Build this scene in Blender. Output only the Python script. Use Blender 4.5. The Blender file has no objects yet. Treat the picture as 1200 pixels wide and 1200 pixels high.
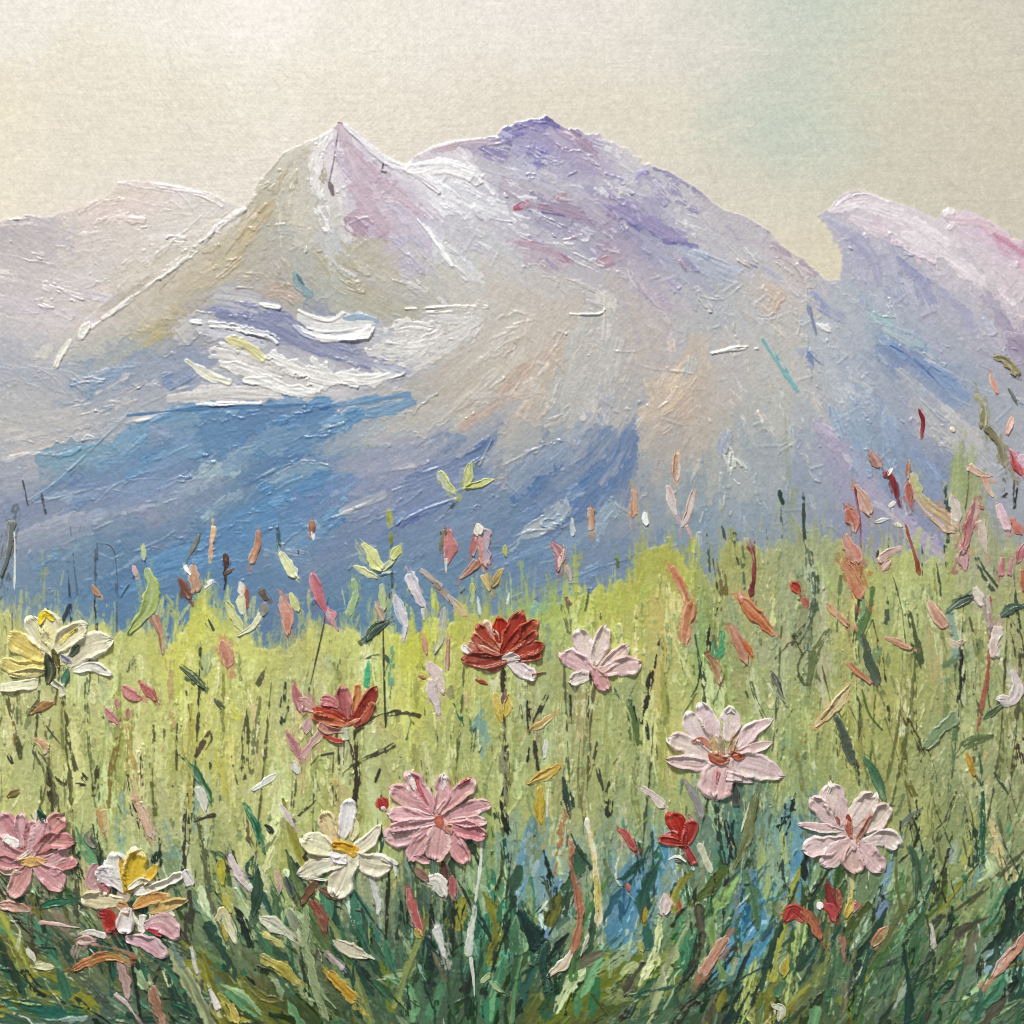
import bpy, bmesh, math, random
import numpy as np

# ------------------------------------------------------------------ units
# everything on the painting is laid out on a 1200-unit square of canvas
PX = 0.6/1200.0            # metres per unit (visible square of canvas is 60 cm)
X0, X1 = -60.0, 1260.0     # the canvas runs on a little past the framed part
ST = 0.92
N = int((X1-X0)/ST)+1
rng = np.random.default_rng(7)
rnd = random.Random(11)
F = np.float32
gx = (X0+ST*np.arange(N)).astype(F)
XX, YY = np.meshgrid(gx, gx)

def gnoise(size, sx, sy=None):
    sy = sy or sx
    a = rng.standard_normal((size, size))
    fx = np.fft.fftfreq(size)[None, :]; fy = np.fft.fftfreq(size)[:, None]
    k = np.exp(-2*(math.pi**2)*((fx*sx)**2+(fy*sy)**2))
    a = np.real(np.fft.ifft2(np.fft.fft2(a)*k))
    return (a/a.std()).astype(F)
NS = 1024
N1 = gnoise(NS, .7); N2 = gnoise(NS, 1.8); N4 = gnoise(NS, 4); N9 = gnoise(NS, 9); N25 = gnoise(NS, 25); N60 = gnoise(NS, 60)
NB = gnoise(NS, 6, 1.0)       # bristle noise: long in x (along), short in y (across)
NB2 = gnoise(NS, 14, 2.2)
def samp(n, u, v):
    return n[(np.floor(v).astype(np.int64)) % NS, (np.floor(u).astype(np.int64)) % NS]
def full(n, s=1.0, ox=0, oy=0):
    return samp(n, XX/s/ST+ox, YY/s/ST+oy)

def hexc0(h): return np.array([int(h[i:i+2], 16) for i in (0, 2, 4)], F)
def hexc(h):
    c = hexc0(h)
    if c[0] > c[1]+14 and c[2] > c[1]: c[2] = c[1]+(c[2]-c[1])*.55      # dusty, warmer pinks
    return c
def lin(c):
    c = np.clip(np.asarray(c, F)/255.0, 0, 1)
    return np.where(c <= .04045, c/12.92, ((c+.055)/1.055)**2.4).astype(F)
def P(s): return [tuple(float(v) for v in q.split(',')) for q in s.split()]
def sstep(x, a, b):
    t = np.clip((x-a)/(b-a), 0, 1); return t*t*(3-2*t)

def curve(pts, step=4.0):
    p = np.array(pts, F)
    if len(p) == 1: p = np.vstack([p, p+[[1.0, 1.0]]])
    if len(p) == 2:
        n = max(1, int(np.hypot(*(p[1]-p[0]))/step)); t = np.linspace(0, 1, n+1)[:, None]
        return (p[0]*(1-t)+p[1]*t).astype(F)
    out = []
    q = np.vstack([2*p[0]-p[1], p, 2*p[-1]-p[-2]])
    for i in range(1, len(q)-2):
        a, b, c, d = q[i-1], q[i], q[i+1], q[i+2]
        n = max(2, int(np.hypot(*(c-b))/step))
        t = np.linspace(0, 1, n, endpoint=False)[:, None]
        out.append(.5*((2*b)+(c-a)*t+(2*a-5*b+4*c-d)*t*t+(3*b-a-3*c+d)*t**3))
    out.append(p[-1:])
    return np.vstack(out).astype(F)

C = np.zeros((N, N, 3), F)
H = np.zeros((N, N), F)

def stroke(pts, w, col, a=1.0, h=.4, ridge=.0, rag=.25, streak=.5, dry=None, flat=.6, col2=None,
           ends=(.55, .8), vary=8, soft=.5, side=0, wob=.2):
    """one pull of loaded brush or knife, laid into the wet paint layer (colour and thickness)"""
    c = curve(pts, 5.0 if w > 3 else 3.0)
    pad = w*1.5+4
    ix0 = max(0, int((c[:, 0].min()-pad-X0)/ST)); ix1 = min(N, int((c[:, 0].max()+pad-X0)/ST)+2)
    iy0 = max(0, int((c[:, 1].min()-pad-X0)/ST)); iy1 = min(N, int((c[:, 1].max()+pad-X0)/ST)+2)
    if ix1-ix0 < 2 or iy1-iy0 < 2: return
    x = XX[iy0:iy1, ix0:ix1]; y = YY[iy0:iy1, ix0:ix1]
    best = np.full(x.shape, 1e9, F); S = np.zeros(x.shape, F); T = np.zeros(x.shape, F)
    acc = 0.0
    for i in range(len(c)-1):
        ax, ay = c[i]; dx, dy = c[i+1]-c[i]; L = math.hypot(dx, dy)
        if L < 1e-4: continue
        ux, uy = dx/L, dy/L
        rx = x-ax; ry = y-ay
        al = rx*ux+ry*uy; cl = np.clip(al, 0, L)
        ex = rx-cl*ux; ey = ry-cl*uy
        d2 = ex*ex+ey*ey
        m = d2 < best
        best = np.where(m, d2, best); S = np.where(m, acc+al, S); T = np.where(m, rx*-uy+ry*ux, T)
        acc += L
    L = max(acc, 1e-3); d = np.sqrt(best)
    u = np.clip(S/L, 0, 1)
    W = w*(ends[0]+(1-ends[0])*np.minimum(1, u/.3))*(ends[1]+(1-ends[1])*np.minimum(1, (1-u)/.3))
    o = rng.integers(0, NS, 4)
    W = W*np.clip(1+wob*samp(N9, S*1.0+o[0], T*.5+o[2])+.5*wob*samp(N4, S+o[1], T*.7+o[3]), .35, 1.8)
    bris = samp(NB, S*.9+o[0], T*1.6+o[1])
    bris2 = samp(NB2, S*.6+o[2], T*1.1+o[3])
    ragn = samp(N2, x+o[0], y+o[1])*.6+samp(N4, x+o[2], y+o[3])*.5
    W = W*(1+rag*.55*ragn)
    # ragged run-out at the far end
    run = np.clip((S-L)/(w*.8+1), 0, 1)
    W = W*(1-run*np.clip(.5+.6*bris, 0, 1))
    m = sstep(W-d, -soft, soft)
    if dry is not None:
        dn = .75*bris+.55*samp(N2, x*.9+o[1], y*.9+o[3])+.35*bris2
        m = m*sstep(dn, dry-.3, dry+.3)
    al_ = (m*a)[..., None]
    base = np.asarray(col, F)+rnd.uniform(-vary, vary)*F(.5)
    if col2 is None:
        cc = base[None, None, :]*(1+F(.035*streak*2)*bris[..., None])+F(5*streak)*bris2[..., None]
    else:
        k = np.clip(.5+.5*(bris2*.7+bris*.5)*streak*1.6, 0, 1)[..., None]
        cc = base*(1-k)+np.asarray(col2, F)*k
    C[iy0:iy1, ix0:ix1] = C[iy0:iy1, ix0:ix1]*(1-al_)+cc*al_
    hh = H[iy0:iy1, ix0:ix1]
    prof = h*(.75+.18*bris+.12*bris2)
    if ridge:
        e = np.exp(-((d-W+.9)/1.1)**2)
        if side: e = e*(np.sign(T) == side)
        prof = prof+ridge*e*np.clip(.45+.75*samp(N9, x+o[0], y+o[2]), 0, 1.5)
        en = np.exp(-((S-L)/1.6)**2)*(d < W)
        prof = prof+ridge*.8*en
    H[iy0:iy1, ix0:ix1] = hh*(1-m*a*flat)+m*a*prof

def field(ctrl, sig=26.0):
    """smooth field from sparse control points (x, y, values...)"""
    a = np.array(ctrl, F)
    sub = 6
    xs = XX[::sub, ::sub]; ys = YY[::sub, ::sub]
    num = np.zeros(xs.shape+(a.shape[1]-2,), F); den = np.zeros(xs.shape, F)
    for r in a:
        d2 = (xs-r[0])**2+(ys-r[1])**2
        wgt = np.exp(-d2/(2*sig*sig))+1e-4/(1+d2/2500.0)**2
        num += wgt[..., None]*r[2:]; den += wgt
    return num/den[..., None], sub
def up(f, sub, x, y):
    """bilinear look-up of a field at unit coordinates"""
    u = np.clip((x-X0)/(ST*sub), 0, f.shape[1]-1.001); v = np.clip((y-X0)/(ST*sub), 0, f.shape[0]-1.001)
    i = np.floor(u).astype(int); j = np.floor(v).astype(int); fu = (u-i)[..., None]; fv = (v-j)[..., None]
    return (f[j, i]*(1-fu)*(1-fv)+f[j, i+1]*fu*(1-fv)+f[j+1, i]*(1-fu)*fv+f[j+1, i+1]*fu*fv).astype(F)

def inpoly(poly, x, y):
    p = np.array(poly, F); r = np.zeros(x.shape, bool); j = len(p)-1
    for i in range(len(p)):
        xi, yi = p[i]; xj, yj = p[j]
        if yi != yj:
            r ^= ((yi > y) != (yj > y)) & (x < (xj-xi)*(y-yi)/(yj-yi)+xi)
        j = i
    return r

# ------------------------------------------------------------------ objects
scene = bpy.context.scene
def link(o, parent=None):
    scene.collection.objects.link(o)
    if parent: o.parent = parent
    return o
def W3(x, y, z):
    """canvas units -> metres: picture hangs upright facing -Y, z is paint thickness"""
    return np.stack([(x-600)*PX, -z*PX, (1200-y)*PX+60*PX], -1).astype(F)
def make_mesh(name, co, quads, cols, mat, parent, label=None):
    me = bpy.data.meshes.new(name)
    nv, nq = len(co), len(quads)
    me.vertices.add(nv); me.vertices.foreach_set('co', co.astype(F).ravel())
    me.loops.add(nq*4); me.loops.foreach_set('vertex_index', quads.astype(np.int32).ravel())
    me.polygons.add(nq); me.polygons.foreach_set('loop_start', np.arange(0, nq*4, 4, dtype=np.int32))
    me.polygons.foreach_set('use_smooth', np.ones(nq, bool))
    me.update(calc_edges=True)
    at = me.color_attributes.new('pigment', 'FLOAT_COLOR', 'POINT')
    rgba = np.ones((nv, 4), F); rgba[:, :3] = cols
    at.data.foreach_set('color', rgba.ravel())
    me.materials.append(mat)
    o = bpy.data.objects.new(name, me)
    if label: o['label'] = label
    return link(o, parent)

TOP = None    # running top of the paint, used to lay dabs over what is already there
def dab(name, pts, w, cols, parent, mat, h=2.6, shape='p', rim=.7, label=None, groove=.35, jag=.08, ragend=.25, pick=.35, rimmix=.75):
    """a thick palette-knife dab: a real raised body of paint with rims, bristle grooves and a lifted end.
    cols: body colour, streak colour, rim colour"""
    c = curve(pts, 1.0)
    seg = np.hypot(*(c[1:]-c[:-1]).T); s = np.concatenate([[0], np.cumsum(seg)]); L = float(s[-1])
    body = hexc(cols[0]); stk = hexc(cols[1]) if len(cols) > 1 else body*.86+rnd.uniform(-6, 6)
    rimc = hexc(cols[2]) if len(cols) > 2 else body*.75+np.array([240, 234, 226], F)*.25
    ext = w*.5 if shape in 'pl' else w*.25
    Lt = L+ext*2
    ns = max(7, int(Lt/1.05)); nt = max(7, int(2*w/.95)); nt += 1-nt % 2
    u = np.linspace(0, 1, ns); t = np.linspace(-1, 1, nt)
    o = rng.integers(0, NS, 8)
    tx = np.gradient(c[:, 0]); ty = np.gradient(c[:, 1]); nn = np.hypot(tx, ty)+1e-6
    U, Tt = np.meshgrid(u, t, indexing='ij')
    # bristles and blade leave each thread of paint a different length
    rg = ragend*(samp(NB, Tt*0+o[0], Tt*w*1.2+o[1])*.6+samp(N4, Tt*0+o[2], Tt*w*1.1+o[3])*.6)
    SP = U*Lt-ext+np.clip(rg, -2, 2)*w*.5*(U**3-.6*(1-U)**3)
    sc = np.clip(SP, 0, L)
    cx = np.interp(sc, s, c[:, 0]); cy = np.interp(sc, s, c[:, 1])
    dx = np.interp(sc, s, tx/nn); dy = np.interp(sc, s, ty/nn); dn = np.hypot(dx, dy)+1e-6; dx /= dn; dy /= dn
    cx += dx*(SP-sc); cy += dy*(SP-sc)
    nx, ny = -dy, dx
    if shape == 'p':    # petal: narrow foot, broad rounded tip
        wp = (.5+.5*sstep(u, 0, .55))*np.sqrt(np.clip(1-(np.clip((u-.7)/.3, 0, 1))**2, 0, 1))*np.clip(u/.05, 0, 1)**.5
    elif shape == 'l':  # leaf / bud: tapered both ends
        pk = rnd.uniform(.75, 1.15)
        wp = np.sin(np.pi*np.clip(u, 0, 1)**pk)**.6
    elif shape == 't':  # stroke tapering to a point
        wp = np.clip(u/.06, 0, 1)**.5*(1-.8*u**1.6)*np.clip((1-u)/.05, 0, 1)**.5
    else:               # knife band with ragged blunt ends
        tp = rnd.uniform(-.3, .3)
        wp = np.clip(u/.08, 0, 1)**.4*np.clip((1-u)/.08, 0, 1)**.4*(1+tp*(u-.5)*2-.12)
    q = u*Lt
    el = 1+jag*(samp(N9, q*1.5+o[0], q*0+o[1])+.8*samp(N4, q*1.4+o[4], q*0+o[1])+.45*samp(N2, q*1.3+o[0], q*0+o[5]))
    er = 1+jag*(samp(N9, q*1.5+o[2], q*0+o[3])+.8*samp(N4, q*1.4+o[6], q*0+o[3])+.45*samp(N2, q*1.3+o[2], q*0+o[7]))
    half = np.where(Tt < 0, (wp*el)[:, None], (wp*er)[:, None])*w
    px = cx+nx*Tt*half; py = cy+ny*Tt*half
    bri = samp(NB, U*Lt*.7+o[4], Tt*w*1.5+o[5]); br2 = samp(NB2, U*Lt*.5+o[6], Tt*w*1.2+o[7])
    at = np.abs(Tt)
    flip = rnd.random() < .5
    lop = .75+.5*rnd.random(); asym = np.where(Tt < 0, lop, 2-lop-.0)
    rv = np.clip(.55+.6*samp(N9, U*Lt*1.3+o[5], np.sign(Tt)*40+o[2])+.3*samp(N4, U*Lt*1.2+o[1], np.sign(Tt)*40+o[6]), 0, 1.5)
    prof = .45+rim*np.exp(-((at-.78)/.17)**2)*asym*rv+.10*(1-at)
    endr = np.exp(-((U-.93)/.06)**2)*(.6*rim)+np.exp(-((U-.05)/.06)**2)*.25*rim
    prof = prof+endr*(1-at**4)
    prof = prof+groove*.26*bri*(1-at**6)+groove*.22*br2
    rampd = U if shape == 'p' or flip else 1-U
    prof = np.maximum(prof, .15)*(.35+.65*sstep(rampd, -.05, .6))
    edge = np.clip((1-at)/.14, 0, 1)**.5*np.clip(U/.05, 0, 1)**.5*np.clip((1-U)/.05, 0, 1)**.5
    z0 = np.zeros_like(px)
    ii = np.clip(((px-X0)/ST), 0, N-1.001); jj = np.clip(((py-X0)/ST), 0, N-1.001)
    i0 = ii.astype(int); j0 = jj.astype(int); fu = ii-i0; fv = jj-j0
    z0 = TOP[j0, i0]*(1-fu)*(1-fv)+TOP[j0, i0+1]*fu*(1-fv)+TOP[j0+1, i0]*(1-fu)*fv+TOP[j0+1, i0+1]*fu*fv
    zm = np.maximum(z0, np.mean(z0)*.8)*.75+np.mean(z0)*.25
    z = zm*edge+z0*(1-edge)+h*prof*edge-.5*(1-edge)
    # pigment: body streaked with second colour, rims lightened by pushed-up paint and painted-in highlight, wet colour dragged up from below
    gdir = rnd.choice([-1, 1])*.45
    k = np.clip(.34+.42*br2+.26*bri+.22*samp(N9, px*1.2+o[3], py*1.2+o[1])+gdir*(U-.5), 0, 1.15)[..., None]
    col = body*(1-k)+stk*k
    under = C[np.clip(np.round(jj), 0, N-1).astype(int), np.clip(np.round(ii), 0, N-1).astype(int)]
    pk_ = (np.clip(-.15-.45*br2-.3*bri+.5*(np.abs(U-.5)*2)**3, 0, 1)*pick*2)[..., None]
    col = col*(1-np.clip(pk_, 0, .7))+under*np.clip(pk_, 0, .7)
    r = (np.exp(-((at-.9)/.16)**2)*np.clip(.35+.6*samp(N9, px+o[0], py+o[1]), 0, 1))[..., None]*rimmix
    r = np.maximum(r, (np.exp(-((U-.97)/.06)**2)*.6)[..., None])
    col = col*(1-r)+rimc*r
    col = col*(1+.035*samp(N1, px*1.3+o[2], py*1.3+o[3])[..., None])
    co = W3(px, py, z).reshape(-1, 3)
    idx = np.arange(ns*nt).reshape(ns, nt)
    q = np.stack([idx[:-1, :-1], idx[1:, :-1], idx[1:, 1:], idx[:-1, 1:]], -1).reshape(-1, 4)
    # orientation check: face the viewer (-Y)
    a, b, d = co[q[len(q)//2, 0]], co[q[len(q)//2, 1]], co[q[len(q)//2, 3]]
    if np.cross(b-a, d-a)[1] > 0: q = q[:, ::-1]
    sa = (col.max(-1, keepdims=True)-col.min(-1, keepdims=True))/(col.max(-1, keepdims=True)+1)
    col = 255*np.clip(col/255, 0, 1)**np.clip(.66+.75*np.clip(sa-.12, 0, 1), .66, 1.05)
    ob = make_mesh(name, co, q, lin(col.reshape(-1, 3)), mat, parent, label)
    # raise the running top of the paint
    ji = np.clip(np.round((py-X0)/ST), 0, N-1).astype(int); ij = np.clip(np.round((px-X0)/ST), 0, N-1).astype(int)
    np.maximum.at(TOP, (ji, ij), z)
    return ob
LAMP=212.0; AMB=.235
# ------------------------------------------------------------------ pigment plan (x,y,r,g,b)
SKYC = '''-50,-50,231,226,208 0,0,231,226,208 200,0,228,223,204 330,20,231,226,210 120,120,226,219,194 0,150,229,221,192 0,230,231,222,190 100,210,226,218,192 250,150,221,214,190 320,100,225,219,198
420,60,224,218,198 400,120,220,212,188 520,50,226,220,202 600,30,229,223,206 560,110,221,213,190 700,40,227,221,204 700,120,222,215,190 780,60,225,220,202 780,150,223,216,190 850,30,220,217,198
875,12,204,209,188 950,20,197,206,186 1000,35,199,207,184 1040,20,210,209,184 930,50,203,208,186 840,90,217,214,194 900,95,216,213,192 890,135,193,204,183 925,125,191,203,182 960,140,199,206,182 1010,120,206,208,182 860,165,208,209,184 920,170,199,206,181 980,180,207,208,183
1000,80,214,210,188 1060,90,215,207,182 1120,40,213,207,183 1200,20,209,204,183 1250,100,210,204,180 1150,120,212,206,180 1080,170,211,205,178 1180,200,210,203,174 1050,215,209,204,174 950,240,212,206,176 880,220,219,211,182 960,290,222,213,174 1150,240,210,202,172 1240,260,208,200,172'''
MTNC = '''400,165,214,204,214 385,200,220,216,220 420,220,192,178,198 430,250,177,158,184 460,230,196,186,204 470,260,182,167,188 350,200,196,191,174 330,230,186,179,160 320,260,187,174,146 350,270,181,174,155 375,240,206,201,191 395,280,182,185,195 330,290,166,168,162 360,310,181,178,160
350,335,146,156,154 320,330,182,169,153 280,300,187,176,144 250,310,187,174,144 220,330,192,175,142 250,340,174,166,150 200,340,201,194,172 180,370,186,178,158 210,385,180,167,128 150,390,181,178,166 120,410,176,174,164 170,400,190,175,108
400,310,170,166,138 420,330,175,170,142 460,300,190,180,158 480,310,170,168,192 500,290,186,186,202 470,340,175,173,174 450,350,170,167,150 510,340,180,177,166 530,200,224,221,223 520,220,214,213,220 560,230,213,213,218 560,270,186,188,196 520,260,196,194,205
600,240,176,171,187 580,190,186,184,197 520,180,190,176,194 550,178,186,176,187 570,180,146,136,182 600,155,136,131,182 620,180,176,176,202 645,145,130,120,172 660,160,160,140,187 640,180,146,140,187 680,170,187,174,197 640,200,187,189,202 690,190,160,145,182 720,200,203,201,203 670,225,186,187,196 740,220,191,189,197
770,225,135,130,177 760,200,213,210,202 800,240,186,184,191 830,235,160,145,172 820,270,191,189,191 870,280,186,181,186 900,300,191,184,186 660,245,156,130,162 650,260,146,146,182 720,250,160,145,172 740,270,145,137,177 770,285,145,143,182 800,300,160,165,192 690,290,160,168,187 640,285,187,187,197 640,300,165,135,167
720,305,170,155,177 770,320,165,160,182 830,320,165,173,195 870,320,170,177,192 885,340,197,176,158 910,330,196,186,180 930,360,191,184,177 600,320,187,189,192 560,320,185,185,181 620,335,196,180,169 660,340,181,181,181 720,350,184,180,175 780,350,175,173,182 830,360,167,173,182 870,370,170,175,184
560,370,192,189,175 600,370,192,190,180 560,400,194,186,172 640,390,201,180,158 600,420,194,186,172 620,450,202,178,156 540,430,186,173,158 570,450,184,170,158 510,460,175,170,158 530,480,191,186,174 700,370,186,181,175 680,420,173,174,171 710,400,175,174,173 750,380,186,178,172 740,430,181,176,169 760,420,202,179,153 790,460,207,178,148 700,460,191,184,176 690,480,191,184,179
650,460,173,174,171 730,480,160,164,168 840,400,178,178,178 820,440,188,176,164 800,500,186,170,154 860,450,181,176,170 880,420,186,180,170 860,490,178,174,164 900,440,181,180,174 940,420,184,181,174 960,400,176,181,189 990,380,176,182,192 1000,430,170,178,189 900,490,171,174,170 940,480,174,178,177 960,520,148,164,188
380,430,202,199,196 250,375,126,136,172 300,370,124,134,172 340,390,124,131,167 400,410,137,142,173 440,420,162,162,182 220,400,160,156,161 260,405,166,164,170 215,430,136,151,178 160,430,134,150,182 120,440,124,146,182 100,455,114,146,182 200,440,124,140,177 60,430,160,166,177 30,450,168,168,177 60,470,176,174,173 20,490,181,178,176 100,480,178,174,173 150,470,156,161,177 200,470,170,167,174 250,460,191,186,186 350,455,196,194,192 0,420,160,171,187
20,275,175,170,180 50,270,180,173,183 100,260,208,199,194 150,240,211,196,189 200,225,216,206,205 150,300,211,202,197 80,320,196,188,193 30,330,194,186,195 100,370,201,192,194 40,400,191,184,190 60,350,196,188,193 200,270,211,203,197 240,250,211,204,197 140,340,208,199,196 -40,300,180,173,183 -40,420,165,170,185
200,500,95,136,182 250,490,108,146,187 300,490,88,125,176 350,490,88,130,182 260,540,88,125,176 200,545,98,136,182 150,530,110,146,187 80,545,100,146,176 120,510,160,165,176 60,520,181,176,170 30,560,160,164,177 100,570,114,135,177 150,575,125,140,182 200,570,135,145,181 240,560,145,160,180
280,540,135,160,180 300,570,88,130,182 330,560,78,125,182 350,590,95,135,182 300,600,90,130,182 250,600,114,145,176 200,600,135,145,171 150,610,125,145,176 100,620,146,156,171 50,620,146,154,176 30,600,130,144,177 0,600,135,146,177 20,650,130,145,171 70,650,114,145,176 120,640,95,135,176 60,690,104,140,176 0,720,114,145,176 120,700,94,135,180 180,650,89,130,181 200,700,94,135,180 250,640,84,129,186
280,690,94,139,186 350,650,114,140,176 320,700,104,135,176 330,740,94,130,176 400,640,109,135,176 400,700,94,135,176 440,690,99,140,176 400,500,160,168,178 450,490,174,172,166 380,530,124,150,181 430,520,166,168,166 470,520,155,160,174 400,560,119,145,181 430,560,145,150,187 470,540,145,153,182 440,590,135,145,177 480,580,119,135,181 520,560,114,135,181 550,530,104,130,176
500,620,114,140,176 450,640,114,140,176 480,690,104,140,181 540,690,104,140,176 560,600,114,140,176 600,560,145,150,160 620,530,155,160,164 580,510,171,168,166 650,500,150,160,164 640,550,94,125,171 610,590,104,135,176 660,590,99,125,171 700,570,94,125,176 720,545,89,120,181 640,640,109,135,176 600,660,109,140,181 700,620,124,145,171 740,600,145,150,160 760,540,156,158,157
790,600,134,155,166 700,660,114,140,176 760,640,124,145,176 800,630,124,150,180 700,700,114,140,181 840,560,160,164,160 830,600,134,155,171 870,580,145,160,176 900,540,165,170,171 900,600,134,155,176 950,560,145,160,176 900,640,134,155,171 960,620,135,150,176 985,540,160,156,180 1010,590,146,146,182 1060,640,140,145,176 1000,500,145,165,186 1010,520,134,155,186 1040,500,145,160,191 1040,540,134,160,186
1060,560,134,150,181 1100,560,128,145,181 1080,490,174,172,171 1120,500,170,170,174 1100,450,129,149,191 1060,420,119,140,186 1040,405,129,150,191 1080,440,124,145,191 1100,410,156,170,186 1040,375,145,170,186 1150,460,160,168,184 1180,540,160,165,176 1240,500,165,168,178
990,250,202,191,202 1040,260,213,201,210 1100,280,213,200,207 1150,275,213,191,209 1195,290,202,152,191 1200,330,207,191,202 1150,320,211,199,205 1100,320,210,200,205 1130,360,202,194,196 1180,360,202,193,199 985,275,175,173,192 1000,300,170,170,192 1010,320,175,175,191 1030,340,181,181,194 1060,320,160,163,192 1080,340,150,153,187 1100,350,170,170,191 1130,380,160,163,181 1050,350,184,184,194 1090,380,173,175,191 1150,400,167,167,184 1190,400,145,134,171 1240,380,180,170,190'''
MEAC = '''20,800,182,185,110 80,820,177,180,104 150,780,187,190,104 220,790,197,200,88 200,850,187,191,100 110,880,182,188,100 30,900,177,180,104 250,880,187,187,80 300,800,192,197,100 340,770,182,180,95 400,770,192,197,105 430,800,192,202,110 350,830,166,175,105 300,880,182,186,100 350,900,176,185,95 430,870,166,175,110 460,900,171,178,100 500,780,192,197,70 480,830,192,190,75 520,880,160,173,90
560,780,176,180,80 560,860,156,168,86 620,740,160,180,86 650,800,156,165,96 650,870,160,170,106 600,920,156,168,86 720,760,176,185,76 700,720,176,185,80 760,700,166,170,70 770,740,190,176,85 740,800,145,160,101 720,860,156,165,86 780,850,186,185,95 800,800,171,180,90 830,760,126,160,81 840,820,146,170,86 860,720,156,160,91 900,760,156,160,116 920,800,146,160,91 900,830,161,173,95 940,780,145,155,100
950,700,150,158,112 960,820,156,163,81 1000,720,171,175,86 1030,760,161,165,81 1060,700,171,180,105 1090,750,156,165,96 1050,820,161,165,76 1100,850,146,155,91 1150,800,156,160,91 1190,760,156,160,96 1120,570,151,165,111 1150,620,156,160,121 1190,850,146,155,86 1000,870,156,163,76 20,940,176,183,101 130,960,171,180,101 180,1000,161,167,115 230,950,171,177,106 300,960,181,185,101 330,1000,166,177,96
440,960,166,175,91 420,1050,125,140,101 350,1050,141,155,96 300,1060,125,140,91 250,1010,146,155,86 240,1060,110,130,86 200,1050,105,120,86 100,1040,126,135,96 60,1080,90,100,76 30,1130,100,100,46 100,1120,85,91,51 20,1180,55,86,67 120,1180,70,90,77 200,1100,85,95,67 200,1170,65,81,57 250,1130,80,100,72 280,1170,80,80,32 340,1120,90,105,77 330,1180,65,75,37 400,1160,65,80,47 420,1100,80,100,77
430,1180,65,90,67 470,1130,65,85,62 500,1080,65,90,72 520,1120,60,85,67 550,950,161,173,86 560,1050,115,140,96 580,1100,55,105,82 590,1020,115,150,101 620,1000,100,135,145 620,950,166,173,86 610,1070,146,160,86 650,1050,100,130,160 680,960,156,165,96 680,1060,135,150,96 660,1130,55,85,72 700,1130,105,120,46 650,1180,85,90,36 560,1180,65,95,62 500,1180,65,85,67 720,1000,120,145,111 740,950,145,160,96
740,1060,85,130,160 740,1090,80,125,155 770,1020,75,120,145 780,960,150,165,91 790,1050,125,145,106 760,1150,105,120,66 720,1120,125,140,101 780,1120,100,115,51 810,1090,80,110,71 840,1040,85,115,81 860,980,80,115,96 850,1100,125,120,86 880,1050,70,120,170 880,1100,70,120,155 860,1150,80,115,101 900,1000,140,155,91 920,980,90,135,145 930,1050,85,125,135 910,1110,105,120,76 960,1060,105,125,71
950,1130,90,110,76 940,900,135,155,86 900,1170,110,105,41 830,1180,55,75,51 760,1190,65,95,71 1000,900,156,165,86 1050,960,146,155,86 1020,1050,95,120,86 1080,1050,135,145,86 1040,1090,85,105,76 1060,1030,115,135,86 1130,950,130,145,86 1170,900,146,155,96 1180,1000,125,140,86 1130,1040,125,140,81 1150,1080,95,120,76 1180,1060,105,125,81 1100,1120,90,110,71 1180,1120,105,135,135 1160,1150,95,120,91
1060,1150,75,95,71 1100,1180,75,100,71 1000,1150,75,100,76 980,1190,70,90,56 1190,1190,80,105,76 600,1250,65,85,60 100,1250,60,80,60 1100,1250,75,95,65'''
# stroke direction in degrees, image sense (0 = right, 90 = down)
MANG = '''30,300,20 120,280,-15 200,240,20 60,380,10 150,350,-30 250,300,-42 200,360,-30 320,250,-60 350,330,55 400,200,75 430,250,55 380,280,95 480,230,38 520,220,40 560,250,35 600,200,25 650,170,30 700,220,38 760,250,38 830,260,36 900,310,38 700,290,30 650,250,12 780,300,40 600,310,30 560,340,60 450,340,20 260,370,5 330,385,30 420,420,25 300,430,15 200,430,-30 120,440,-40
60,450,25 40,500,-10 150,470,-15 250,500,-22 350,490,-18 430,500,-25 150,560,-15 250,570,-30 350,570,-25 300,640,-25 100,620,-15 60,680,-40 200,690,-20 450,560,-28 520,540,-25 400,650,-30 500,650,-28 580,480,-38 620,430,-45 560,400,-35 640,540,-45 700,560,-52 640,600,-30 680,460,-70 700,400,-60 740,350,60 780,400,90 800,470,-60 760,560,-70 820,560,90 860,450,80 900,380,60 930,440,65 880,520,85 960,480,65 1000,430,55 1000,540,60 1040,600,48 1100,640,48 1060,420,35 1100,460,35 1130,520,45 1040,500,80
1000,290,70 1040,330,80 1090,350,65 1050,265,25 1130,300,30 1180,300,35 1150,380,50 900,620,80 800,640,75 700,660,-20 600,640,-20'''
GANG = '''50,800,90 200,800,90 400,800,88 600,800,92 800,800,86 1000,800,92 1150,800,84 100,950,88 300,950,90 500,950,88 700,950,92 900,950,95 1100,950,100 1180,950,112 60,1080,60 200,1060,70 350,1080,62 500,1080,90 650,1060,95 800,1060,105 900,1060,100 1050,1080,112 1180,1080,115 20,1140,25 100,1150,30 250,1150,40 340,1170,45 430,1160,60 550,1160,92 680,1160,135 760,1150,125 850,1150,115 950,1160,110 1050,1170,112 1180,1170,130'''
RIDGE_LEFT = '-70,262 0,259 37,255 62,254 70,249 87,246 110,236 127,230 138,214 170,212 209,219 240,226 262,236 287,246 300,300 60,430 -70,430'
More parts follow.
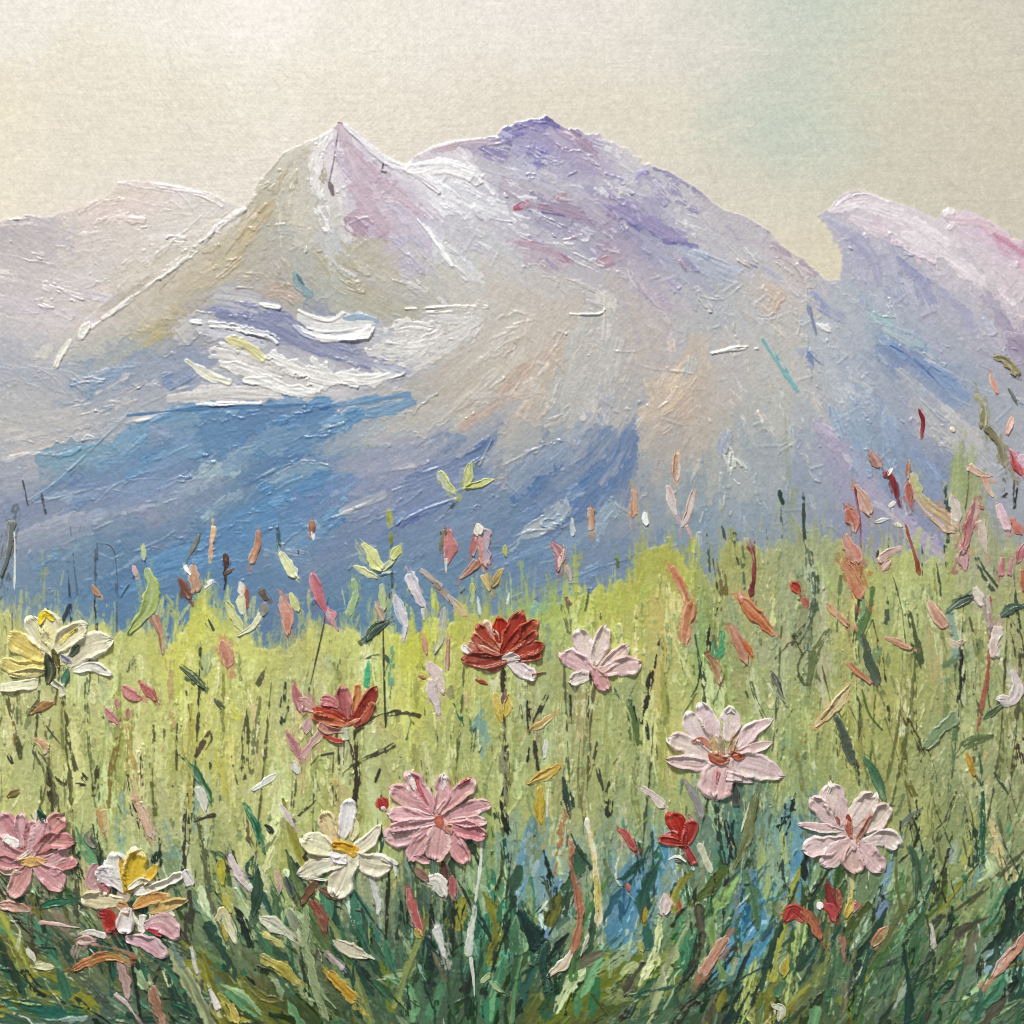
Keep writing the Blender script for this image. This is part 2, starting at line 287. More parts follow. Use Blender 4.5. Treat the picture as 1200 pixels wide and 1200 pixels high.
RIDGE_MAIN = '''-70,432 60,430 100,376 150,326 200,282 250,262 287,245 300,218 315,200 333,178 373,161 386,154 394,148 398,138 403,145 415,151 430,164 450,181 475,194 485,186 507,171 540,164 582,160 587,154 600,146 618,140 632,140 642,136 657,146 675,153 705,161 735,176 752,187 765,194 785,202 810,216 835,237 852,247 875,255 900,270 915,287 937,302 957,315 972,330
1005,356 1050,395 1100,430 1150,455 1270,490 1270,900 -70,900'''
RIDGE_RIGHT = '972,332 984,326 988,307 979,284 971,268 961,253 974,243 986,227 1007,223 1040,234 1075,246 1097,258 1105,248 1112,243 1132,248 1160,259 1177,270 1200,282 1270,320 1270,500 1150,460 1050,398'
MEADOW = '''-70,728 0,722 30,738 60,732 90,745 120,742 150,748 170,738 186,772 205,760 225,735 240,712 262,730 290,748 312,762 335,765 350,752 375,740 410,742 440,736 462,748 488,750 505,735 530,732 548,716 575,722 600,722 620,712 640,706 662,690 690,700 705,692 735,692 755,652 772,640 790,655 812,668 835,676 860,640 880,655 905,650 930,642 952,628 970,640 1000,662 1030,655 1055,655 1085,665 1112,655
1122,546 1136,546 1150,600 1165,640 1185,640 1200,650 1270,650 1270,1270 -70,1270'''
# ------------------------------------------------------------------ explicit strokes on the mountains
MST = '''
225,374 260,364 300,368 340,374|9|8288ae/7a82ac
300,376 325,388 355,402 395,414 435,426 465,430|9|8a8eb2/7f86ac
215,432 180,436 140,442 100,452|10|7f98bb/8fa2bd
120,470 100,458 85,450|7|7097bb
235,425 215,440 195,450|8|7b90b8
60,428 80,440 100,455|6|a7adba
10,505 60,490 100,478 150,470|6|bbb4ae/c8c0b4
0,520 50,507 100,492 140,478|3|b9b3be/d6d0c8|r.6
0,535 60,520 110,508|6|beb6b2
0,540 30,532 60,530|2|e2dfe0|r.6
170,494 220,484 262,480 295,486|9|6f9dc4/7da6c8
150,558 190,537 240,512 285,496 335,484|9|5f8fc1/6897c6|r.7,s1
250,506 300,494 350,488 385,482|14|5f90c4/5a86bb
215,535 250,520 285,512|9|5a86ba
180,548 215,532 250,520|8|6a9ac8/87aac4
62,545 82,537 112,526|8|7cadc9/6fa2c4
35,590 70,565 112,522 150,486|3|6b93bd|h.8
120,548 150,520 170,503|13|6f9ac4/7aa2c6
80,588 130,577 180,570 218,572|8|8f9ec4/9aa6c6
120,578 160,585 205,578|7|8899c2
85,615 130,600 180,588 210,582|7|a2aabc/8fa0c0
20,630 60,618 95,605|7|a8acba/97a6bd
200,585 232,564 262,548 278,552|10|9ab3bf/8fabc0|g.9
240,608 262,590 282,578|7|93b0bd|g.8
262,542 278,532 300,526|5|a6b8c2|g1.2
330,500 355,515 300,530|8|6593c4
290,590 320,567 350,552 385,548|8|8fa9be/84a3bd|r.6,s-1
270,612 320,585 388,565|16|5e91c6/578abf
250,635 300,612 350,598|14|5d90c7/6a98c8
180,660 240,640 300,625|14|5f92c7/6d9bc9
150,690 210,672 270,660|13|6596c7
330,640 370,622 400,600|10|6c98c4
395,492 425,486 460,478 482,470|7|6a97c5/7ba0c4
350,505 390,498 420,486|9|6596c6/5f8cc0
350,520 380,508 405,500|6|8aa6be
300,488 322,482 345,484 372,480 392,474|2.2|2f64a6/4a7db8|h1.2
390,582 420,562 460,547 492,536|3.2|8d84bd/9c96c0
440,548 480,540 510,530|8|9aa0b4/a4a6b0
478,562 520,546 562,528 575,516|7|6a83b3/6079ae
505,590 540,570 575,556|6|7f93b8
562,545 568,532 576,516|2.6|a2a8a6/8c9294|h1.4,r.8
450,620 490,600 535,584|6|7489bb/6d84b8
432,642 460,622 490,606|4|6474b4
470,575 510,566 545,556|8|8494bc/9aa2b4
400,600 430,588 450,580|5|a0a8b4
395,655 415,645 440,636|5|9caab8|d.2
300,640 330,650 360,655|8|8f9fb4|d.1
605,582 630,557 662,535|12|6083b8/5778b0
600,560 640,535 660,520|8|7e98ba/94a4b4
655,592 682,570 707,555 727,543|12|5c82ba/5579b2
640,625 660,600 690,575|10|6886b8
600,615 640,592 680,577|9|6e8cba/7f98bc
615,628 648,605 662,590|9|98a8b4/a6b0b4|r.6
705,596 720,580 732,598|9|9aacb6/8fa6b8
690,640 705,610 720,590|8|8fa5b8
600,660 650,640 690,636|9|6e90ba/7896bc
640,700 690,680 730,660|12|7592bb
600,484 632,442 652,405|14|c8b7a4/cebba8
575,480 605,440 640,412|6|c2a896/b6a294
520,490 570,450 610,420|7|c8c0b2/bcb2a8
545,500 590,470 620,462|7|b8a89e/c0a898
560,420 590,395 625,385|9|c8c2b8/c2bab0
760,484 790,462 812,430|16|ccb9a2/d0bca6
770,505 790,490 810,470|9|c4b0a0
748,420 760,440 770,470|8|c8b8a2
695,430 690,465 692,492|10|cac4be/c0bcb8
680,380 670,430 658,470|14|b0b2ae/b8b8b4
725,400 715,440 712,470|10|b6b4b2
740,350 770,380 790,420|12|beb4ae/b8b2ae
650,330 690,345 720,360|10|b8b6b2
587,156 600,148 632,141 662,148|5|7a72ae/6c66a6
640,138 660,147 682,158|3|6a5d9e
590,162 615,152 640,150|6|8680ba/7a74b4
622,180 642,187|8|9692c4/8680b8|g.8
650,160 668,170|7|a892be|g1
660,150 682,166 697,182|7|a68cb8/9680b0|g.8
680,192 705,202|5|9682ae|g.9
664,203 674,198|4|8780ac|g1
745,216 757,205 780,235|6|8079b2/9490bc|g.8
765,216 785,235|8|8c88ba/a09cc0|g.8
765,196 787,206 812,221 837,239|3.4|8a82a8/9c90b4|g1,r.4
850,249 877,259 902,273|3|a092ae|g1
905,285 930,304 957,322|4.5|b4a2b6/a696b4|g.8
780,240 800,255 830,265|7|c2c2c6|g.9
700,205 730,215 760,225|7|cfccca|g.9
650,215 690,225 720,240|6|b8bcc6|g.9
565,174 592,184|7|8a82b2|g.8
540,170 575,168 590,165|4|a89ab4|g.9
505,178 540,168 570,166|4|b4a0b8|g.8
690,222 730,246 762,267 802,287|10|9a8eb8/8c84b4
720,252 770,278|2.6|7a72aa
738,263 775,282 817,290|3|7c78ae
690,232 720,238|5|a89cb6
775,290 830,310 860,330|10|a6acc4/aab2c6
810,300 850,318 880,330|9|acb4c6
610,239 640,244 672,251 692,252|4.5|9e80aa/8c78ac
604,243 620,238|4|b04a8a/c070a0|g.8
620,247 662,253|2|6c6294
650,232 668,230|5|b09aa8
625,251 650,262 668,272|3|dcdade|d.3,h1.4
657,281 682,277|2.5|d4d8e0|d.2,h1.2
670,300 690,310 710,318|6|b6c0ca/d6d6da|d.0,h1
605,283 640,293 672,308|5|a4769c/b48cac
640,285 672,290|4|c2c2c8
700,310 722,301 732,299|6|ad8aa6
740,312 770,350 792,364|7|aa9cb2/b4a8b8
885,335 905,345 900,360|12|c6b4a4/c4b2a4
880,360 900,375|8|c8bcb4|d.2,h1
910,300 935,320 945,340|8|c2b6b8
500,280 530,300 560,330|8|c0c4cc/d0d0d4
540,270 580,290 620,300|8|c0c2c8
490,258 500,270 516,291 530,312|3.2|eceeee|h1.3,r.6
530,255 550,280 575,300|6|b4b0bc
400,186 430,216 462,252|11|b2a0ba/bcaec6
415,252 440,246 462,236|13|b69cb8/ad92b2
408,258 425,272|8|aa90b0
425,225 455,240 485,250|8|beb0c6/ccc4d2
480,255 500,280 510,310|9|c2c4cc
455,270 480,290 500,315|8|b4aec4
385,270 395,300 420,320|9|b8bcc4/aeb4bc
400,300 420,330 450,350|8|aca886/b4b096
370,300 400,335 440,352|8|b0ab92
345,320 350,335 365,345|5|82a0a8/7092a0
348,322 356,334|2.4|4f7480
310,275 335,272 355,280|9|a4a8a2/b0b0a6
300,345 330,340 350,350|9|b8a698/b2a092
290,290 260,315 235,335|8|c0b28e/b8a890
320,240 300,262 285,285|8|beae8c
375,165 345,190 320,225|8|c4c0ae/b8b29c
485,202 520,196 552,206|9|ebe9ea|h1,r.4
490,206 510,226 532,246|13|e0dfe4/d4d4dc|h.8
530,215 560,235 590,245|9|d8d8de/c8cad4
455,184 480,197 492,203|5|f0ece6|h1,r.5
404,146 425,165 450,186 490,206 512,222|4.6|e2dfe2/d4ced8|h1,r.6
383,162 372,182 370,210 374,240 384,272|7|e0dcde/d4d0d6|h.9,r.5
398,146 394,170 391,190|.7|54465a|h.1
391,190 386,214|.9|6a5c70|h.1
386,214 390,228|2|6a5570
396,144 403,146|1.4|8a4a50
450,188 448,198|1.2|333034
442,200 456,203|1|444044
287,246 262,262 240,284 226,293|4|e8e4e0|h1.4,r.7
226,293 205,311 187,325|4|e4e0dc|h1.2,r.6
180,332 160,345 140,360 120,374|3|dedad4|h1,r.5
102,381 95,394|4|e8e6dc|h1.3,r.6
80,402 72,415 67,428|3.4|e8e4d0|h1.4,r.6
60,405 45,425|6|c8c6b8
257,267 240,287 215,312 187,341|.9|5c5048|h.1
200,322 195,325 188,324|.8|4c443c|h.1
175,325 150,345 130,362|.8|6a6058|h.1
82,375 88,371|2.4|34343a|h.8
268,398 286,404 300,413 309,421|5|d4d094/b8b470|h1.3,r.9
220,424 234,433 250,443 270,448|4|e6e4cc|h1,r.6
250,413 278,421 304,433 332,442|11|c2bfbb/d0ccc8
296,432 290,440 280,440|5|a2a4a4
225,378 252,382 282,387 312,394 324,401|3.4|f2f2f0/d8dadc|h1.4,r.9
320,421 345,433 370,441 397,447 416,445|9|dedcda/cfcdcb|h1,r1.1,s1
400,442 432,446 472,436|6|dad8d4|h1,r1,s1
200,466 260,460 322,462|8|c6c2c0/d2cecc
290,446 312,448 338,458 366,461|3.4|e6e2de|h1.2,r.6
232,474 260,474 305,473|2.4|f8f6f4|h1.5,r.8
195,484 170,488 150,492|4|c8c6c2
350,364 366,371 386,376 402,367|2|eceae4|h1.2,r.5
352,374 380,382 432,376|8|cecdcb/c2c4c4
370,392 432,387|5|c6ccd0
405,373 425,371 441,376|4|8ca4be
347,384 360,393 382,398 402,397 420,395 433,387|3.4|f6f4f0|h1.6,r1.2,s1
360,384 382,388 432,382|1.4|e4e2de|h1.4,r.6
440,402 470,412 492,402|18|d0cdc9/c6c4c2
480,382 500,400 490,415|18|d4d2ce/cac8c6
460,372 470,376|5|96a4b8
305,357 328,361|2.2|f0eeea|h1.4,r.6
500,366 545,364|1.4|ece8e4|h1,r.4,d-.3
600,363 626,372 652,386 664,391|2|cac6c2|h.9,r.8
852,414 868,411|.8|5a5a5a|h.1
935,411 946,419 950,431|6|8798ca/7288be
952,345 965,360 985,372|6|8e98bc
945,338 949,365 956,392|2|7783a6
958,380 972,387|4|dcdcda|h1
960,400 985,440 1000,490|12|aeb8c4/b6bec8
985,420 1010,470|11|b2bcc6
1035,400 1066,420 1097,441 1132,466|9|7b95c7/8aa2cc
1040,403 1075,425 1112,463|1.4|5870a8
1018,370 1048,376|8|98bcc5/a6c4c8
1040,385 1070,400 1100,418|7|a8bcc4/9cb4c4
1085,470 1112,500 1140,530|16|b4b4b6/bab8b8
1055,435 1085,465 1110,490|6|b6b8ba|r.5
957,497 985,530 1012,562 1050,602 1090,640 1122,662|11|a69cba/b0a8c0|g.6,r.4
962,500 980,515|6|b8b0c8|g.9
1000,490 1012,560|10|8fa8c8
1040,480 1046,560|8|8fa6c8/a4b4cc
975,480 985,510|8|9ab0ca
1070,530 1100,580|12|8c9ec4
985,268 996,290 1002,312|8|aeacc2/a4a4be
1000,275 1015,300 1020,330|8|b0b0c6
1050,305 1077,326 1107,347|6|9ea0c2/8e94ba
1075,340 1080,356|4|8c94b6
1120,358 1135,378|8|a6a8c0
1090,350 1105,370|7|aaaac4
1145,372 1160,395|9|a8aabf
1040,318 1045,350|6|a8a8c2
1060,330 1070,360|6|b4b4c8
1165,274 1177,286|2.4|b83e8c/cc70a8
1170,281 1202,301|8|d094c2/d8a8cc
1190,300 1215,330|9|d4aecc
1150,262 1180,280|6|d8b0cc
975,245 1010,232 1040,242|7|d6c8d2/e0d2da|r.5
1000,258 1050,275 1100,300|12|d8cad4
1108,250 1116,262 1112,268|5|d8cdd2|h1
1180,388 1202,406|5|947fae
1150,388 1185,392 1210,396|4|d8d0d2
140,214 175,217 212,222|5|dcd0d2|h.6,r.5
212,222 240,228 262,240|6|d8d0ce|h.6,r.4
0,268 30,262 62,262|7|b6b0bc/a8a4b4
100,262 140,246 180,250|12|d8c6c0
60,330 100,345 130,352|6|c4bcc4
0,350 40,362 80,380|8|c8bfc8
850,520 858,548|5|ccd0c0|d.1,h1.5
862,540 872,552|5|c8ccbc|d.2,h1.5
858,530 856,555|4|d0d4c8|d.2,h1.3
848,570 845,600|3|c0c8c0|d.4,h1
860,562 870,570|2.5|d4d8d0|d.2,h1
750,515 750,560|1|b8bca8|d.2,h.5
850,505 845,530|7|98a2b4
890,523 905,535|2|8090ae|h.5
640,500 680,480|5|b0aaa4
'''
# thin raised edges left by the knife: pts | height
CRE = '''
262,235 230,262 190,290 150,322|.9
240,250 200,284 160,318|.7
138,214 170,220 205,226|.7
205,222 215,232 225,245|.6
300,217 294,235 287,246|.8
333,178 320,195 303,212|.8
280,492 240,512 205,530 160,547|1.2
32,587 65,565 112,522 150,485|1.1
112,590 140,566 180,561 215,564 235,560|1.2
387,547 362,540 330,547 300,562 285,570|1.2
455,620 490,600 520,589 535,584|1.3
535,584 528,598 510,612|.9
380,610 415,597 440,585|1
460,575 500,560 560,538|1.2
475,560 520,545 565,522|1
500,590 545,572 590,560|.9
600,630 622,622 650,620|1.4
667,676 700,665 740,653 795,638|1.2
658,552 690,530 715,505|.8
600,535 625,527 650,520|1
590,545 620,530 640,520|.8
805,325 815,343 845,351 870,334|1
840,275 865,300 895,330|.8
675,370 660,390 645,415|1
695,398 715,410 745,412 755,406|1
745,426 765,432 800,436 812,438|1
665,390 648,410 632,430|.7
560,345 540,330 525,300|.7
415,150 440,172 470,195|.9
425,240 440,232 455,238|.8
410,262 430,255 445,268|.8
500,245 520,262 540,270|.7
510,200 550,196 590,206|.7
560,205 590,222 620,240|.7
605,165 640,185 660,192|.6
905,620 910,600|.5
945,338 946,360 955,395 968,425 985,460 995,487|.9
1030,388 1065,405 1095,425|.7
980,345 1010,360 1035,365 1060,380|.7
975,242 990,228 1008,223|1.1
1105,250 1112,242 1116,250|.9
995,290 1003,310 1008,330|.5
957,497 970,520 985,545 995,565|.8
1115,466 1125,470 1138,476|1
1095,480 1120,500 1140,525|.7
70,640 95,628 130,612 160,605|.8
130,655 160,645 190,632 205,622|1
40,590 80,580 110,572|.7
160,478 200,460 240,448|.7
170,452 180,450 190,454|1
40,430 60,440 80,460 105,480|.6
300,490 280,470|.5
'''
# ------------------------------------------------------------------ big colour passages and grasses of the meadow
GST = '''
626,962 618,1000 606,1050 598,1070|14|6f9cae/5a88a0
640,1000 630,1050|10|6f9cb0|a.7
655,1035 645,1075 628,1110|9|6689ae/5a7ca0
680,1000 670,1040|7|7a9cb0|a.7
748,1010 738,1060 722,1105|17|5688a0/477890
765,1020 750,1060|12|4c8aa8/3f7a9a
780,985 765,1040|7|3f84a2
882,1030 890,1080 862,1130|19|5290b0/3f7c9c
872,1045 880,1075|10|4a8cc0/5a98c4
862,1100 842,1145|13|5c9cb6/4a88a8
925,938 936,990 930,1045|9|6f9fa6/5c90a0
905,950 918,1000|7|7aa89a
935,1000 938,1050|8|4f88a8|a.8
1172,1108 1160,1150|8|8cb0c2/7aa0b8
1160,1150 1150,1170|6|8cb0c4
1040,1035 1030,1072|7|6880a2/7088a8
1062,1062 1055,1092|4|b2c6ce
1045,1010 1035,1040|5|6c90a8
612,722 642,706 668,692|10|5a9aae/6aa8b0
600,735 620,728|7|5a9ac0
765,694 776,740 772,800 775,860|10|c6b866/bcae5c
780,860 785,920|9|b4b26a
703,650 712,690 722,735|3.6|bccb4a
712,705 730,705 745,700 765,690|9|a4b244/b0bc50
700,720 710,760|8|b2be5a
855,700 865,760|8|98a878
815,740 828,800|8|8cae60
800,700 812,760|9|9cae78
480,760 490,830|12|c6c650/bcc050
250,880 262,900 270,940|9|c8c24a/bcb84c
205,770 215,830|8|c6cc58
265,825 280,840|7|d0cc50
30,850 40,920|14|b8c07a
345,755 365,752 380,775|12|c4bc78/b8b070
375,760 395,790|7|b2bc84
440,745 400,760|6|c2cc70
120,760 160,770|8|b2ba7c/c2ca80
165,770 185,785|9|ccce80|g1
235,712 255,740|9|b4be7a|g.8
250,760 240,790|7|a2b478|g.6
120,800 135,860|9|b2bc80
0,1128 40,1146 90,1166 112,1182|11|7a7a28/86862e
0,1150 60,1175|8|5a6a3c
260,1158 310,1182 345,1205|15|6a6c20/5c6020
350,1165 385,1200|16|38482a/44542c
345,1140 360,1165|8|3c4c30
640,1195 700,1152 745,1128|17|6a7424/5c6a28
655,1170 700,1140|10|78802c
758,1152 782,1118|8|86963a/6c8040
760,1130 750,1180|10|6a8448
0,1166 30,1182 95,1190|8|2c6656/20584a
40,1150 90,1160|7|3f6048
140,1195 180,1170|10|4c6850
215,1195 240,1165|14|4a624e/3c5644
225,1120 250,1150 265,1170|9|4c6450
200,1110 240,1118 290,1150 310,1170|5|6c8858/5c7a50
250,1130 285,1142|5|2c6a54
130,1170 160,1190|8|587058
60,1105 100,1130 130,1160|7|5c6a4c
575,1022 580,1080 574,1190|10|3c7f60/2f6e50
592,1042 596,1120|6|58a07e
556,1050 566,1112|5|285a46
545,1110 552,1180|9|38604a
600,1100 606,1160|5|24483a
575,1195 582,1130 590,1090|4|6a9c6c
520,1080 500,1130 495,1180|9|3c5a44
540,1040 520,1100|8|44664e
500,1090 505,1140|6|24362e
470,1110 490,1160 500,1200|9|4c6a50
520,1150 505,1190|8|4c7c58
440,1095 450,1150|9|50705a
405,1045 420,1065 432,1092|8|3c7060/54887a
425,1085 440,1110|8|3c6c5c
380,1100 410,1150 430,1195|8|6a8460
450,1130 460,1180|9|6c7a30
300,1060 290,1100|6|6c8460
330,1110 350,1140|8|6a7c5a
410,1160 420,1200|8|5c7050
620,1115 650,1140 640,1190|10|2f5a48
650,1090 670,1070 690,1060|7|4a6a58
690,1120 697,1150 694,1190|5|2f6a48
680,1140 676,1190|4|4a7c58
670,1150 720,1120|8|8a9648
730,1140 745,1130|6|a4b080
715,1130 740,1110|10|8aa07c
690,1060 680,1100|6|8a9c70
800,1040 808,1100 815,1150|8|54865e
795,1080 800,1140|7|3f7c58
815,1100 850,1070|8|6a8c68
840,1010 835,1070|9|50805a
860,1000 850,1060|8|4a7c6a
865,945 850,1000|9|3f7a6a
890,980 898,1040 905,1080|6|9cae68
915,970 920,1010|5|a8b670
900,1060 925,1110|7|6a8060
880,1150 920,1190|12|7a7c2c/6a6c28
905,1190 940,1150|8|5c6c48
835,1190 860,1150|9|24382c|a.8
790,1190 830,1160|9|4a6a54
740,1190 790,1175|9|3c5c48
820,1160 880,1140|5|4a6c60
960,1010 950,1070 940,1110|9|6a8c60
975,1060 985,1100|6|4a6c58
975,1090 968,1120|5|6a4c40
1000,1070 995,1120|7|5c7860
1010,1110 990,1170|9|5c7c60
1060,1110 1030,1170|10|4f7054
1085,1040 1075,1100|7|3a5a3c
1085,1000 1082,1060|7|4a6a4c
1075,1090 1060,1140|8|3c5c40
1110,1120 1100,1180|10|54765a
1150,1085 1120,1150|10|5c7c5c
1190,1020 1170,1080|10|7a9060
1200,1130 1150,1195|12|5c8070
1130,1190 1190,1160|8|6a8c78
985,1190 1010,1150|8|4a6444
1000,1195 985,1170|7|6a7c30
1050,1190 1080,1150|9|3c6048
1140,950 1130,1010|6|b2b25c
1120,985 1115,1010|5|a0b0a0
950,690 945,760|4.5|56705a/485f4c
960,660 975,690|9|a2b46a
985,680 1000,740|7|a2b07a
1010,700 1005,760|6|6c8c60
1030,760 1010,800|6|6c8858
1045,700 1040,740|6|98a868
1050,740 1048,790|8|a8b060
950,780 945,830|9|90a060
1000,810 990,850|10|b4bc60
1010,860 1000,910|10|b0b464
1090,920 1085,980|8|a4ae64
1105,780 1130,770 1150,755|7|6c8460/5a7450
1100,800 1130,790|6|78906c
1170,780 1160,850|9|9cac70
1180,870 1175,920|7|a0ac70
1125,546 1122,580 1118,625|11|96a978/8a9e6c
1142,580 1150,605 1156,625|6|a2a07a/94946c
1165,620 1172,640|6|b0b85c
1120,650 1115,680|6|b8bc5c
1060,640 1075,680|6|a4b070
'''
